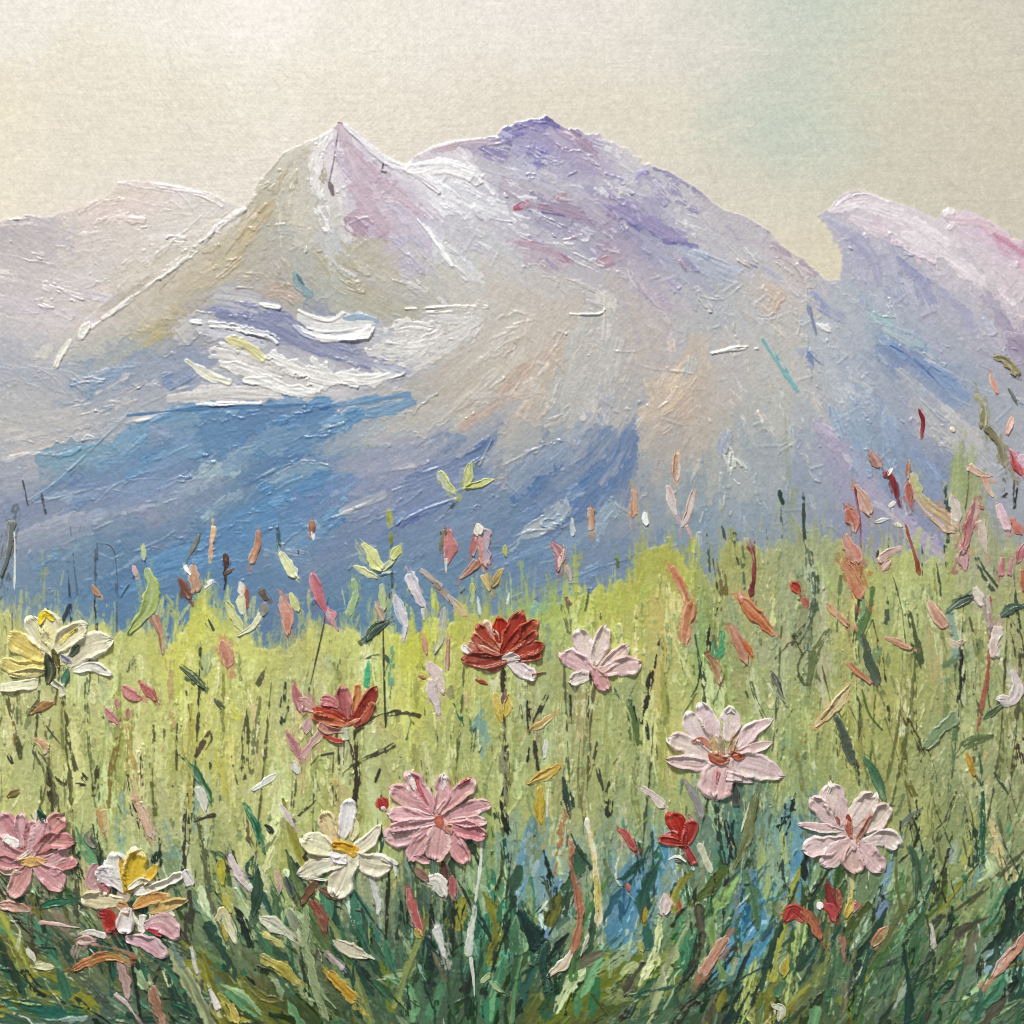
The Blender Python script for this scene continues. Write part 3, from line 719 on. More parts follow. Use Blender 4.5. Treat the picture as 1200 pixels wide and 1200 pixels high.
# broken dry-brush marks of dark stems (path | half width | colour | dryness)
DRY = '''
8,812 12,828 16,843|3.6|56572f|d-.3
16,846 22,880|2.8|7a6034|d.2
20,864 24,888|3.2|444a2c|d0
34,868 50,893 62,918 66,945|3.4|50523a|d.2
72,822 74,870 78,940 82,1000|2|747a48|d-.3
73,823 80,862 88,902|3.4|44482c|d.1
100,800 103,850 108,902 113,945|2.4|626e44|d-.1
143,830 137,872 131,905 128,945|3.2|7c6c34|d-.2
150,850 154,892 162,942|4|b49a5e|d-.3
180,850 178,900 182,955|3.2|5a6036|d.2
165,878 167,922|1.4|404030|d0
150,908 156,955|3|44442e|d.1
203,762 200,802 203,852|3.6|b6a06c|d-.2
208,848 207,902|1.8|44482e|d.1
218,806 224,845|1.3|403c2c|d.2
247,858 240,872 231,887|4.2|4a3c2c|d-.2
93,904 102,914|4|26261f|d.3
10,884 15,894|2|222220|d.3
54,850 71,872|1.2|32322a|d0
115,898 110,932|3|3a3c28|d.1
90,918 100,920|2|26261f|d.3
66,910 76,918|5|3a3a20|d.3
56,900 62,950|2.4|34341f|d.4
262,790 260,842|2.6|888848|d-.2
290,828 288,870 285,912|4.2|484a32|d-.1
304,818 300,862 295,905|4|70744a|d0
312,778 308,790 303,802|3|50523a|d-.2
335,800 332,832 328,855|3|333a2c|d.2
338,828 332,845|3|2c3628|d0
343,796 346,815|1.5|30362a|d.2
272,888 280,918|2.6|505436|d0
250,830 247,905|1.6|40442c|d.2
253,820 262,830|3|4a4e34|d.4
310,845 318,850|1|444|d0
385,700 378,740 364,802|.8|33352e|d-2
449,730 450,780 452,852|.9|242422|d-2
452,852 460,800|.8|3c3c30|d-1
417,857 435,843 455,836 478,835 492,839|3.4|3a3424|d.1
404,906 420,893 445,882 462,873|3.2|3c3a28|d.2
416,858 418,902 415,952|3|382e24|d.1
421,902 414,945|2.4|30281f|d0
445,902 440,916|2.4|1c2020|d.1
365,896 375,886 391,882|1.5|32302a|d-.5
352,880 346,910 343,945|2.2|4e5040|d.1
391,880 390,905|.8|44443a|d-.5
404,860 402,910|.7|44443a|d-.5
432,776 430,804|3.6|36a070|d-.1
460,758 458,802|4|689a7a|d-.2
430,772 443,768|2.6|445440|d-.2
452,768 455,775|3|3c4c38|d0
590,784 589,810|2.6|2a241c|d-.6
588,845 590,890 592,940|3.2|86866a|d0
595,878 597,922|2|50523e|d.2
530,810 537,830 543,850|3|285440|d.1
557,850 553,880|2|2e4234|d.1
619,822 621,868 618,892|3.4|1e1c1a|d.2
626,868 631,902|2.4|2a2820|d.2
641,815 625,846|3|26221c|d.2
648,822 636,838|2|2c2820|d.3
668,815 669,847|1.5|26281f|d-.2
700,868 695,896|2.2|42442f|d.2
665,888 660,942|3|466a50|d.2
660,912 668,946|4|283c34|d.1
687,808 687,845 685,882 679,945|2.4|848058|d-.1
690,815 689,847|1|322828|d-1
773,748 767,782|1.6|1b1b18|d.2
762,788 758,825 755,847|4.6|20201c|d.1
757,845 760,866|1.6|2a2a24|d.3
738,822 744,845 747,872|5.5|4c6436|d-.2
733,825 740,820 746,845|1.2|20241c|d-.2
841,714 833,735 828,766|4|1a1c18|d.1
822,776 817,802 810,816|1.3|28281f|d-.5
845,742 840,768|7|3c9266|d-.6
800,838 816,812|.9|565e30|d-1
930,744 941,766|3|463e2a|d.2
880,800 886,820 897,842|2.4|54683c|d-.2
945,765 938,785 945,800|6|4a5034|d.5
970,740 955,765 950,800|6|5c6840|d.4
1065,718 1070,742 1080,782|4.4|404c30|d-.4
1060,776 1055,830 1048,872 1033,940|1.6|606838|d-.4
1055,830 1068,856 1082,884|3.2|42421f|d0
1058,872 1062,910 1070,932|3.8|62622e|d-.3
1010,808 1018,836 1034,856|1.3|4c6234|d-.5
1120,838 1116,900 1110,955|2.6|587650|d-.1
1160,700 1160,742 1157,790 1149,832 1145,856|2|9c5644|d.1
1126,762 1127,800 1122,822|2.8|1f221f|d.3
1145,856 1140,900 1150,920|2.4|5c5a44|d-.1
1120,886 1135,870 1162,862|4.4|56693f|d-.2
1146,878 1151,920 1151,1010|3.8|285640|d.1
1180,720 1190,745 1196,778|4|44403a|d.1
1194,862 1200,892|5|342c1c|d.1
1175,850 1170,930|2|5c6a3c|d.1
1165,905 1180,930|2.4|3c4834|d.4
1115,928 1098,948|2|8a9060|d.2
941,578 942,622 945,642|2.2|323e36|d-.4
950,648 956,690 950,722 934,752|4.6|46563f|d.1
945,640 950,690 958,715|3|5c6c58|d-.1
930,752 908,772|3|3c4834|d.3
1107,548 1108,590|2|334444|d.3
1135,548 1133,582 1130,602|1|645444|d-1
1040,700 1038,730|2.4|42523e|d-.2
1043,618 1041,645|2.4|4c5c4c|d0
1030,642 1028,665|2.6|20281f|d.1
1022,690 1018,720 1008,745|5.4|50703f|d-.4
985,675 980,740|2|5c7048|d0
1090,648 1098,668 1102,698|1.6|33423a|d0
1107,640 1110,665|3.4|2c3c34|d.5
1110,585 1110,635|3|2f4040|d.4
1080,640 1082,680|1.2|3c4a44|d.2
1145,655 1152,672 1165,690|4.6|3a4638|d-.1
1175,556 1178,582|2.6|6c6c54|d.2
1190,560 1188,595|2|222825|d.1
1172,584 1180,578|1|222825|d-.2
70,945 74,962|3.4|44442a|d0
112,994 118,1014|2|33332a|d.2
88,1015 92,1042 90,1070|5|454a3a|d-.2
90,1005 100,1030|1.4|2c2c24|d0
220,930 217,982 215,1025|3.4|2c2c25|d-.1
228,962 240,957 252,955|2.8|332b20|d-.4
235,968 243,1010 249,1042|3|445032|d0
222,1045 222,1100|5|38382c|d-.1
37,1042 36,1080 40,1110|2.8|544432|d-.1
0,1040 8,1052|6|33332c|d-.2
156,938 166,970|3.2|26261f|d.2
150,1082 153,1110 159,1150 166,1198|1.8|1e1f1a|d-1
193,1122 181,1150 170,1180|1.8|262821|d-.6
232,958 240,1010 249,1060 272,1118|2.8|555a40|d0
268,985 275,1002 286,1038|1.4|34382a|d-.1
265,998 270,1022|3.4|34342a|d.2
312,967 319,975|4|161e1a|d-.2
290,962 291,985|3|5c5434|d.2
290,1028 303,1026|1.8|233028|d-.4
372,935 350,956|1.8|26261c|d-.3
355,1000 350,1022|2.6|2c3c34|d.2
348,960 354,985|3|3c4434|d.3
448,972 446,1000|3|1a4032|d.1
352,1105 358,1155|1.5|243426|d-.6
456,1018 454,1060 452,1100|1.9|241f16|d-1
414,1042 435,1075 453,1098|1.4|24342c|d-.6
545,990 543,1042|2|3c4a34|d.1
485,1008 492,1052|4|42533a|d-.2
520,1008 525,1062 532,1108|3.6|333e33|d-.1
532,1050 528,1140|2|1c2620|d0
578,948 588,975 592,1005|4.6|1b4634|d.1
576,968 582,985|2.4|1f4a3a|d.1
594,1000 597,1022|2|20443a|d.2
637,1026 645,1050 656,1078|2.2|44553a|d-.2
634,1028 640,1035|2.6|2c3a2c|d.1
660,934 667,957|3|2a3c34|d.1
670,978 680,1000 692,1018|3.2|283830|d.1
668,942 664,990|1.5|6a6048|d.1
662,950 655,990 647,1024|3.6|ac7850|d0
668,985 673,1000|2.4|b06a58|d.1
832,928 822,965|1.9|30341f|d-.5
840,928 843,980 850,1012|4|20342a|d.1
850,962 860,1005|4.4|1f1d1a|d.2
838,1022 832,1058|5|20241c|d.1
820,1092 812,1130 798,1152|4.2|243022|d.1
892,1068 870,1095 848,1122|1.3|283638|d-.3
862,1110 850,1125|3|2c3024|d.2
825,1170 860,1150 905,1128|1.5|264444|d-.4
884,1158 870,1186 858,1205|6|222f26|d0
748,1010 735,1030 715,1036|5|204436|d.1
765,985 755,1010|4|2c4c3c|d.3
912,998 918,1032 926,1062|4.6|30403a|d0
760,1004 766,1032|2|2c4438|d.1
755,1060 752,1085|3|4a4430|d.1
776,1093 778,1130 781,1158|.9|cfd6be|d-.4
716,918 712,955|5|202421|d-.1
714,915 706,945|1.4|30342a|d0
700,900 706,925|2|33382a|d.3
1120,928 1105,970 1087,1012|2.4|444830|d-.4
1202,994 1160,1035 1130,1060 1098,1077|2.8|444c34|d-.5
1102,1072 1088,1092|5|343e2f|d-.1
1115,1032 1118,1052|1.5|26281f|d-.2
1103,1043 1108,1057|1.5|26281f|d-.2
1090,1090 1092,1130 1088,1180 1082,1205|3.6|363f2f|d-.2
1135,960 1140,985 1140,1012|6|233c34|d.1
1151,928 1150,972 1144,1010|3|2a5642|d0
986,1082 960,1122 938,1152|4|28463a|d-.1
1006,1078 1000,1130 994,1165|1.8|34443a|d.2
1055,968 1065,958 1082,948|4|68746a|d.1
1055,962 1056,988|1.8|2c2c24|d-.2
1180,1038 1168,1062 1160,1082|4|3f7a58|d0
1185,1035 1165,1078|1|1f3028|d-.2
1146,1085 1150,1140|4|c0c0b0|d.4
1170,960 1180,1005|1.6|56604a|d0
1180,940 1190,990|1.6|56604a|d.1
1130,945 1135,975|1.4|56604a|d.1
27,563 33,592|1|3f4448|d-.6
49,578 54,602|1.4|444a4c|d0
82,610 88,670 92,705|.9|50606c|d-.2
80,668 84,730|1.2|2c3840|d.3
114,636 114,690|1|3c4650|d0
118,637 130,640 136,660 137,740|1|4a5864|d-.3
96,612 92,640|1|5a6a78|d.1
111,700 115,745|1.1|20282c|d-.8
142,700 160,672|1|34424c|d-.2
56,702 58,720|1.2|22282c|d.1
82,708 74,730|2|283440|d.2
100,686 96,700|1|3c4a58|d.1
14,716 13,745|1.4|1f2426|d.3
325,615 328,645|1.8|36505a|d.2
350,640 348,660|1.4|3c4850|d.3
193,703 203,718|2.2|222a30|d.4
205,735 215,728|1.4|30343a|d.4
240,722 250,738|4|2c3a34|d.3
264,656 262,690|2.4|2c2824|d.3
458,640 460,690|1.4|3c4a44|d.4
455,685 457,700|3|33403c|d.6
520,605 518,625|2.6|34403c|d0
500,650 512,640|1.6|5a5444|d.4
535,585 522,605|1.2|44504c|d-.3
545,690 540,695|1|2c3038|d-.3
870,640 872,690|1.6|50604c|d.2
845,618 848,632|3.4|3a4838|d.2
828,625 832,680|1.6|465644|d.2
860,625 864,640|4|4a5240|d.1
862,650 866,660|3|3a3c30|d.2
913,575 917,590|2.6|1f3028|d-.2
915,590 916,630|1|4c5c54|d.2
898,620 900,680|1.4|3c4c48|d.2
842,656 848,690 846,715|3.6|6c6438|d.1
836,650 842,690|2|403c20|d.2
722,640 726,668|3.4|76905c|d.2
722,655 724,664|3|52603c|d.1
690,690 685,715|1.6|48583c|d0
660,700 667,740|4.6|6a6c4c|d.1
664,700 668,708|3|7c4c40|d-.1
700,715 702,725|3|5c4a38|d.2
640,730 642,770|5|90a080|d.2
780,680 782,700|1.4|66703c|d.2
815,625 812,690|2.4|b8c46c|d0
710,735 712,800|2|a8b860|d-.1
560,700 563,720|2|c8d8d4|d.1
597,695 594,708|1.3|d4e0dc|d-.2
100,1105 130,1110 160,1120|3|8a7058|d.1
60,1060 80,1090|5|8a7a68|d0
95,1105 90,1120|6|a08c80|d0
205,1105 215,1130|7|6a8078|d.3
70,1110 40,1090|4|4a4c3c|d.2
170,1120 200,1140|4|3c5a48|d.2
100,1150 140,1190|4|3c4c3c|d.1
20,1100 60,1120|4|3c4030|d.1
540,1115 548,1190|3|22382e|d.1
600,1150 640,1120|3|1c3830|d.1
560,1140 556,1200|3|20382e|d.1
620,1160 600,1195|4|24402f|d.2
470,1060 465,1100|2.6|26322a|d.1
505,1060 508,1120|2.6|1c2620|d.1
475,1140 480,1195|3|22322a|d.1
690,1160 720,1200|3|3a4420|d.2
730,1120 700,1140|3|24301f|d.3
810,1175 790,1200|5|2a2c1c|d.1
770,1185 760,1200|4|3c442c|d.1
715,1165 725,1150|1.5|2c3420|d0
730,1170 790,1155|3|2a5040|d.2
950,1170 920,1200|3|34442c|d.2
970,1150 985,1180|2|3c4a34|d.1
1030,1110 1000,1150|4|3c544c|d.4
1020,1140 1060,1120|3|34483c|d.2
1090,1110 1060,1170|4|304638|d.2
1130,1120 1110,1190|3|3c5444|d.2
1180,1100 1140,1180|3|3a5a48|d.2
1150,1120 1146,1145|3|1f2820|d.2
1205,1170 1170,1200|4|38543f|d.1
1075,1075 1050,1110|3|2c4430|d.1
1010,1165 1000,1200|3|2f4030|d.1
'''
# thick separate dabs: path | half width | colours body/streak/rim | shape | kind
DABS = '''
250,616 249,632 247,655|3.6|c2967a/d8b48c/e6d4bc|b|bud
233,627 228,640 221,652|2.8|4a4c42/5c6256|l|leaf
303,624 302,640 295,658|4.4|c69a7e/a8765c/ecdccc|p|bud
264,650 266,663|3.4|6a4838/4c342c|l|bud
264,673 271,668|3|5c4432/6a5040|l|bud
366,611 366,624|3.4|a8745a/8a5844/d8b8a0|l|bud
366,624 368,633|2|d6dadc/e8e8e8|l|bud
226,664 228,692|6.8|c08e6c/a87050/dcb898|b|bud
217,663 224,674|3|eaddcf/f2ece4|t|petal
211,680 222,701|4.4|6a3c2e/8a5440|l|bud
243,684 250,681 240,690|2.6|e8e6e2/d8dce0|t|petal
282,684 284,697|4.4|e6dccb/d0b8a0|l|petal
289,690 290,712|3|884838/a8604c|b|bud
283,698 285,720|4.6|d4d6a0/c0c888/e4e4c4|l|petal
266,708 275,724 282,738|5.2|d2d494/c2c880/e6e6bc|l|petal
306,719 295,735 279,745|3.4|e2dfc2/d0d0a0/f0ecdc|t|petal
307,691 314,702|4|4a3a2c/5c4a38|b|leaf
311,708 308,719|4.4|605a48/8a8270|l|leaf
331,703 336,722 338,740|6.6|ca8a74/b87060/e0b09c|l|bud
341,697 349,714|4.6|ccd08e/b8c078/e0e2b8|p|petal
330,649 338,663 346,674|5.8|d6da9c/c0c880/eceed0|p|petal
345,671 351,679|2.2|e6e2d0/d0d0b8|t|petal
366,674 372,696 384,720|5.6|c67a8a/b06074/e0a8b4|l|bud
386,716 390,724|5|dc9cac/d08898/f0c8d0|l|bud
386,722 396,738|3.6|c08c86/a87068|t|bud
173,668 178,690 172,715 152,741|7|a6b66a/94a858/c8d08c|l|leaf
180,720 188,742 191,768|4.2|b8846c/a06c54/d8a890|t|bud
157,664 160,674|2.8|d49c94/e0c0b8|l|bud
168,638 169,656|3.6|c4cc7c/a8b460|l|petal
109,687 117,698|3.2|c8a282/a87c5c|l|bud
14,611 10,645 2,676|5.6|4c5048/3c4440/62685c|t|leaf
17,622 18,660 17,692|1.5|d6dad2/bcc4c4|b|grass
427,639 436,652 447,665|6.4|d6d898/c2c87c/e8e8bc|p|petal
416,664 429,671 441,676|4.6|d2d694/bcc47c/e6e6b8|l|petal
468,642 460,653|5|ccd08c/b8c070/e4e6b8|l|petal
462,655 449,668|3.4|c8cc84/b0b868|l|petal
456,599 457,613|2.8|b2b648/8c9440/d4d880|l|bud
458,624 459,638|2.3|a4a650/80883c|l|bud
414,678 416,700 409,722|5|96b27a/7c9c60/b4c890|b|grass
447,686 448,712|4.6|a6b27a/94a46c|b|grass
440,706 449,727|2.8|c4a090/a88070/d8c0b0|l|bud
515,554 522,565 533,577|5.6|ccd082/b4bc62/e6e8b4|l|petal
551,544 549,557 544,569|6|c8cc76/a8b058/e2e4ac|l|petal
547,571 560,568 577,562|4.2|ccd080/b4bc64/e4e6b0|l|petal
526,624 528,640 525,657|6.4|c07a78/b06a68/d4a09c|l|bud
521,620 518,640|2.8|585a48/70684c|b|leaf
523,654 523,672|2|d0d4c2/b8c0b0|t|grass
562,622 566,640 571,662|8.4|c2807c/a86860/d8a8a0|b|bud
556,630 554,652|3.8|b06868/94504c|l|bud
559,658 549,669 540,677|5.4|a8745e/8c5844/c89c84|t|bud
559,636 563,652 567,672|1.5|d8b294/b88868|b|bud
566,674 574,692|5|c8b46e/b09c58/e0d09c|t|petal
589,667 577,686|4.2|b8a062/7c6c38/d8c48c|l|petal
560,616 561,624|5|b8b49c/c8c8b8|l|petal
554,684 554,706|3.6|b4c070/a0b060/ccd490|b|grass
592,639 593,652|2.3|b0b064/949850|l|petal
479,672 487,690 498,712|6.4|cdc2c8/b8a8b0/e2dade|b|petal
495,713 497,727|2.4|d2d0d0/b8b8b8|t|petal
464,699 470,718 477,733|5.4|cac6cb/b4aeb8/dedade|l|petal
475,733 474,748|2.8|d0ccd0/b8b4b8|t|petal
492,667 507,678 518,690|3.6|a89488/7c6c60/c4b4a8|b|bud
510,685 526,702|3.6|9c8474/6c5c50/c0a894|b|bud
526,698 535,711 546,721|5|c2a082/a88460/dcc0a4|l|bud
520,714 517,742 510,762|5|9c9c96/70746c/b4b0ac|l|leaf
504,778 511,795 519,810|6.4|ccb6ae/b89c94/e0d0c8|l|petal
505,798 508,815 514,835|6|d0bebb/bca6a2/e4d8d4|l|petal
496,742 500,766|3|c48878/b07060|l|bud
490,792 499,794|2.6|c08860/a87048|l|bud
526,748 524,784|3.2|bc9482/8a6450|b|bud
648,638 656,650 653,668|5.6|b07c80/985c64/d0a8a8|l|bud
661,644 655,664|2.8|e0c6ba/c89c94|l|petal
664,664 669,680|3.6|c0b0a6/a08c84|l|bud
692,595 693,622|4.6|c2987e/b0805e/d8b8a0|b|bud
742,574 743,606|5|c2987e/b08062/dcb49a|b|bud
793,533 792,562|5.2|c8a48c/b88c70/dcc4b0|l|bud
782,570 787,588 793,603|4.2|d0b2a6/b89488/e4d0c4|l|bud
812,577 806,600 799,617|4|d2b6a8/bc9888/e4d0c4|l|bud
804,616 811,632|3|c29e9a/b08888|t|bud
670,608 671,627|3|dcdccc/c8ccc0|p|petal
756,602 757,614|4|e2e6de/d0d8d0|p|petal
785,665 800,690 808,712|4.6|c8856a/b46c4c/dcae94|b|bud
811,708 806,730 803,752|6|c48464/b07048/dcaa8c|b|bud
877,630 884,660 880,698|3.4|863a40/6c2a34/a8645c|b|bud
868,702 885,719 907,743|7.4|cc8a64/b87048/e2b494|l|bud
866,696 868,706|2.8|c88e80/b07060|l|bud
858,736 866,754 875,776|5.6|c09078/a87458/d8b4a0|l|bud
870,750 881,767|3.4|c87a50/b05c34|l|bud
830,768 838,785 843,800|6.4|b4906c/94704c/d0b494|l|bud
1021,531 1030,546|6.2|b88c84/a07468|l|bud
1036,555 1046,562 1050,583|4.4|86323a/6c242c/a85a58|t|bud
1045,549 1040,557|2.2|e0cab4/ecdccc|l|petal
1003,571 1010,585 1017,600|6.8|c69478/b07a5c/e4ccb8|p|bud
1001,570 1006,602 1009,642|1.7|8a3e46/743038|b|grass
993,598 1000,610 1001,622|6|c8846c/a8604c/e0b8a0|l|bud
1042,594 1048,588|2.6|d8c4b8/e8d8cc|l|petal
1025,612 1041,608|2.2|c8ccc4/dce0d8|l|petal
1049,613 1057,617|2.8|d6d8aa/c0c890|l|petal
991,630 998,643 1003,657|7.4|c08474/a45c48/d4a494|p|bud
987,657 1000,678 1009,700|7.2|be7a5e/a86044/d8a088|b|bud
1065,540 1063,560|3|a06c56/84543c|l|bud
1063,568 1066,592|4.8|b06252/984838/d09080|l|bud
1068,556 1082,590 1100,605 1120,622|7.4|bc9070/a8b078/d4b496|b|bud
1082,600 1098,614 1108,624|1.7|ecd2b4/d8b494|b|bud
1116,583 1120,600 1118,617|5.6|c8beb0/b0a494/dcd4c8|l|petal
1136,547 1150,556 1160,558|5.2|d8bca8/c49c84/e8d4c4|t|petal
1152,558 1157,572 1164,582|4|d6b8a4/c09880/e8d4c4|t|petal
1144,588 1138,610 1131,632 1125,648|6.4|b87e82/a06468/d0a0a0|b|bud
1134,598 1126,647|1.5|a84a4a/8c3438|b|grass
1145,592 1153,596|2.3|b87070/a05858|t|bud
1128,648 1130,664|6|b88a92/a07480|l|bud
1147,610 1152,630 1155,648|4.8|ccb2a6/b09080/e0d0c4|t|bud
1060,613 1070,645 1077,675|2.5|a05e4a/84442f/c08c78|b|grass
1054,642 1042,648 1031,657|5.2|caa69a/b08c80/e0c8bc|p|petal
1042,658 1034,668|4.6|c8a294/ac8474|l|petal
1184,529 1190,540 1197,554|6|c4606a/a84450/dc98a0|l|bud
1198,533 1202,550|5|c6a0c0/b488b0|l|petal
1171,594 1175,605 1180,618|5.8|d6b4c0/c090a8/ecd4dc|p|petal
1185,609 1197,624|5.6|c67c6c/b06050/dca898|b|bud
1175,654 1172,674|3.4|b67278/9c5860|b|bud
1185,654 1183,674|3.2|b88282/a06a6c|b|bud
1202,638 1193,657|5.6|b86e7a/a05864/d8a4ac|l|bud
1197,668 1200,692|5|ba7c60/a06448|b|bud
1143,690 1151,708|5.8|d4c4bc/bca8a0/e8dcd4|p|petal
1155,698 1159,735|4.6|9a8a82/7c6c64/b8aca4|b|leaf
1089,708 1097,722 1106,732|6.4|cca088/b4846c/e0c4b0|p|petal
1112,716 1125,706 1137,699|5.4|3f4f40/2c3c30/566850|l|leaf
1174,721 1186,712 1200,710|5.2|3c5240/2c4034/5a7058|l|leaf
970,709 980,718 993,733|4.6|c88e72/b07454/dcb498|b|bud
929,685 935,692|4.8|c0523e/a83c2c/d47c64|l|bud
942,701 946,710|3.6|b86a58/a05444|l|bud
1038,747 1050,753 1067,759|4.2|c89a80/b08064/dcb8a4|l|petal
995,779 1005,788 1020,799|3.8|c48a6c/ac7050/d8ac94|b|bud
1109,749 1118,756 1128,751|4.2|d8ac94/c08c74/ece0d4|l|petal
994,806 977,828 956,850|5.8|ccb682/b0945c/e8dcbc|l|petal
985,815 975,828 962,842|1.6|7c6840/5c4c2c|l|leaf
1170,733 1165,755 1168,772|6.6|ccb8ae/b8a090/dcd0c8|b|petal
1187,787 1192,806 1185,820 1170,820|6.6|ccbeb6/b8a8a4/e4dad4|p|petal
1010,742 1017,770 1028,802|5|444f3c/343f2f/5c6450|b|leaf
980,838 990,868 999,897|4.8|434e3e/333d30/5a6250|b|leaf
1012,888 1025,908 1035,936|4.6|48724e/365c3e/648c64|p|leaf
1083,876 1102,856 1121,838|6.8|7a8e66/687e54/98a884|b|leaf
1154,841 1172,827|4|3c5030/2c3c24|l|leaf
1132,882 1141,908|3.4|c8a848/b08c34/e0cc80|l|petal
905,789 912,804 918,817|3.4|1f211e/30322c/50544a|l|leaf
900,800 908,815|1.5|d0d0b8/b0b498|t|petal
213,782 225,790 239,804|4.8|3a4a34/2c3a28/566448|l|leaf
222,895 233,910 246,937|5.4|2c5c42/1f4834/4a7c5c|l|leaf
432,748 440,739 452,730|6|2c4034/1f3028/4a5c48|l|leaf
125,831 133,840 139,848|6|b87078/a45c64/d09c9c|l|bud
137,819 138,830|2.8|c07a7c/a86468|l|bud
145,806 155,814 164,818|6.4|bc7672/a8605c/d09c94|l|bud
166,802 175,810 182,820|4.8|ba7068/a45850/cc948c|l|bud
152,832 151,842|4.6|b48a6c/9c7454|l|bud
62,823 48,828 36,836|4.8|b08c60/947040/c8aa84|l|bud
46,820 32,840|2.4|46482c/5c5c38|t|leaf
42,866 56,878|6|c8946e/b4b078/d8b494|b|bud
22,927 10,933|3.8|8a7a42/6c5c30|l|leaf
162,942 169,958 178,978|6.6|d0a68e/b88c74/e4ccb8|b|bud
233,924 240,948|5.6|dcdac8/c4c4b0/ecebe0|l|petal
261,752 266,765 268,780|6.2|cc927a/b87c64/e0b4a0|l|bud
345,803 348,815 353,832|5|b8767c/a05c64/d0a0a0|l|bud
353,822 368,832|7|c08886/a87470/d8b0a8|l|bud
337,860 344,872 351,887|5.2|bc7e80/a46a6c/d4a8a4|l|bud
377,858 366,872 355,888|5.4|c08e8e/a87878/d8b8b4|b|bud
362,843 359,857|4.4|c09492/a88080|l|bud
345,893 349,905|4|d8d8c8/8a8c80|l|petal
446,937 449,946|6.2|b43a36/942824/d06c60|l|bud
448,945 452,950|2.4|d8c8c0/c0a8a0|l|petal
324,907 310,918 296,926|4.2|e4e4d6/d0d2c0/f2f2ec|l|petal
329,943 337,957 344,968|3.6|d8cac8/bca8b0/e8e0e0|l|petal
655,897 640,908 622,916|6.2|ccac52/b08c34/e4d090|l|petal
648,838 636,847 621,855|4|d8bc82/c09c5c/ecdcb8|l|petal
632,922 633,942 633,964|5.6|ccb44a/b89c34/e0d088|b|grass
642,924 641,960|1.5|dcd8c0/c4c4a4|b|grass
580,813 585,832 588,845|4.6|d0bc5e/b8a044/e6dca4|l|petal
597,813 592,838|4.4|d4c05e/bca848/e6dca4|l|petal
592,810 590,822|3.6|6c4a42/503430|l|bud
557,796 571,801|2.4|b07052/984c38/d0a088|l|bud
640,868 638,888|3|c8c8bc/b0b4a4|b|petal
752,924 765,933 777,944|5.4|c8b6a8/b0a090/dcd0c4|b|petal
804,918 814,935 821,955|5|8a8884/6c6a68/a8a6a0|l|leaf
727,973 735,982 744,995|4.4|b85e58/a04440/d49088|l|bud
780,1050 778,1068|6.4|d8beb6/c0a098/ecdcd4|p|petal
795,1056 796,1066|2.8|b04a38/983828|l|bud
852,1097 840,1115 822,1143|6.6|c08c76/a87058/d8b4a0|b|bud
757,1064 755,1080|2.8|c8b64a/a89838|l|petal
750,1103 752,1114|3.8|b8b050/a09840|l|petal
921,1124 918,1142|4.6|c0b04c/a89434/d8d094|l|petal
820,988 826,1005 834,1022|4|c8c8aa/b0b490/dcdcc8|b|petal
735,1036 737,1043|2.8|c07a6c/a86058|l|bud
921,1077 929,1066 940,1077|7.6|b84c40/a03830/d07c6c|l|bud
940,1066 951,1079 961,1100|5.6|c07e60/a86648/d8a488|b|bud
970,1037 974,1050 981,1064|6|8c2e32/701f26/b85c58|l|bud
981,1042 985,1062|3.8|b04e42/983830|l|bud
964,1060 975,1068 977,1076|5.6|b84a4a/a03438/d48c88|p|bud
959,1058 962,1063|3.4|f0e8e4/e4d4d0|l|petal
999,1067 1006,1059|4.2|b86a6a/a05054/d09898|l|bud
986,1098 989,1122|4|a86c60/905448|t|bud
1039,1088 1031,1097 1023,1107|5.2|c88e6a/b07450/dcb494|l|bud
999,1012 998,1035 995,1058|3.4|d8c680/c0ac5c/e8e0b4|b|grass
997,1054 992,1074|4.4|d0ba5c/b8a040/e4d8a0|l|petal
479,1043 485,1068 494,1092|5.4|bc6c66/a4504c/e4c0b8|l|bud
502,1032 512,1032 519,1046|8.4|d8d5c9/c4c0b0/e8e6de|l|petal
510,1086 515,1100 521,1122|5|d0d0c6/b8bab0/e4e4dc|t|petal
530,1028 532,1048|4.4|b06a6a/984c4c/c89090|l|bud
487,1090 493,1097|4.6|d4bc62/bca448|l|petal
488,1018 500,1030|4.4|5a3c34/7c5c4c|l|leaf
520,1012 523,1034|5.4|684438/4c3028/8a6454|l|leaf
507,1010 509,1022|4.4|3f5c46/54705a|l|leaf
670,1112 660,1130 643,1143|5|d6c6aa/bca888/ece4d4|l|petal
668,1012 678,1050 680,1080 671,1115|5|b47a5c/9c6448/cc9c84|b|bud
565,975 562,1020 557,1058|2.4|d8dccf/b4bcaa/eceee6|b|grass
557,1060 551,1100 548,1122|4|c4cab8/9aa48c/e0e4d8|b|grass
552,1120 555,1148 556,1168|2.2|d4d8cc/b4bca8|t|grass
688,958 692,985 697,1010|3.6|d8bc5a/e4e0d0/ece4c4|b|grass
696,1005 700,1040 702,1085|4.6|d4bc5c/e0dccc/ece4c8|b|grass
610,1066 621,1088 632,1108|9.4|1c3c35/142c28/385c50|b|leaf
642,1103 636,1130 645,1162|5.6|25483c/1a382e/446858|b|leaf
886,933 879,965 868,1000 859,1018|5.2|6a7042/545c34/8a9060|l|leaf
878,940 868,975|1.5|d0d0a4/a8a878|l|leaf
1065,990 1073,1012 1072,1054|4.4|34503a/28402c/4c6a4c|l|leaf
1090,1083 1094,1110|3.8|c8c2b2/a8a494/dcd8cc|b|petal
1203,1092 1182,1120 1164,1142|6.4|c88e76/b07860/dcb09c|l|bud
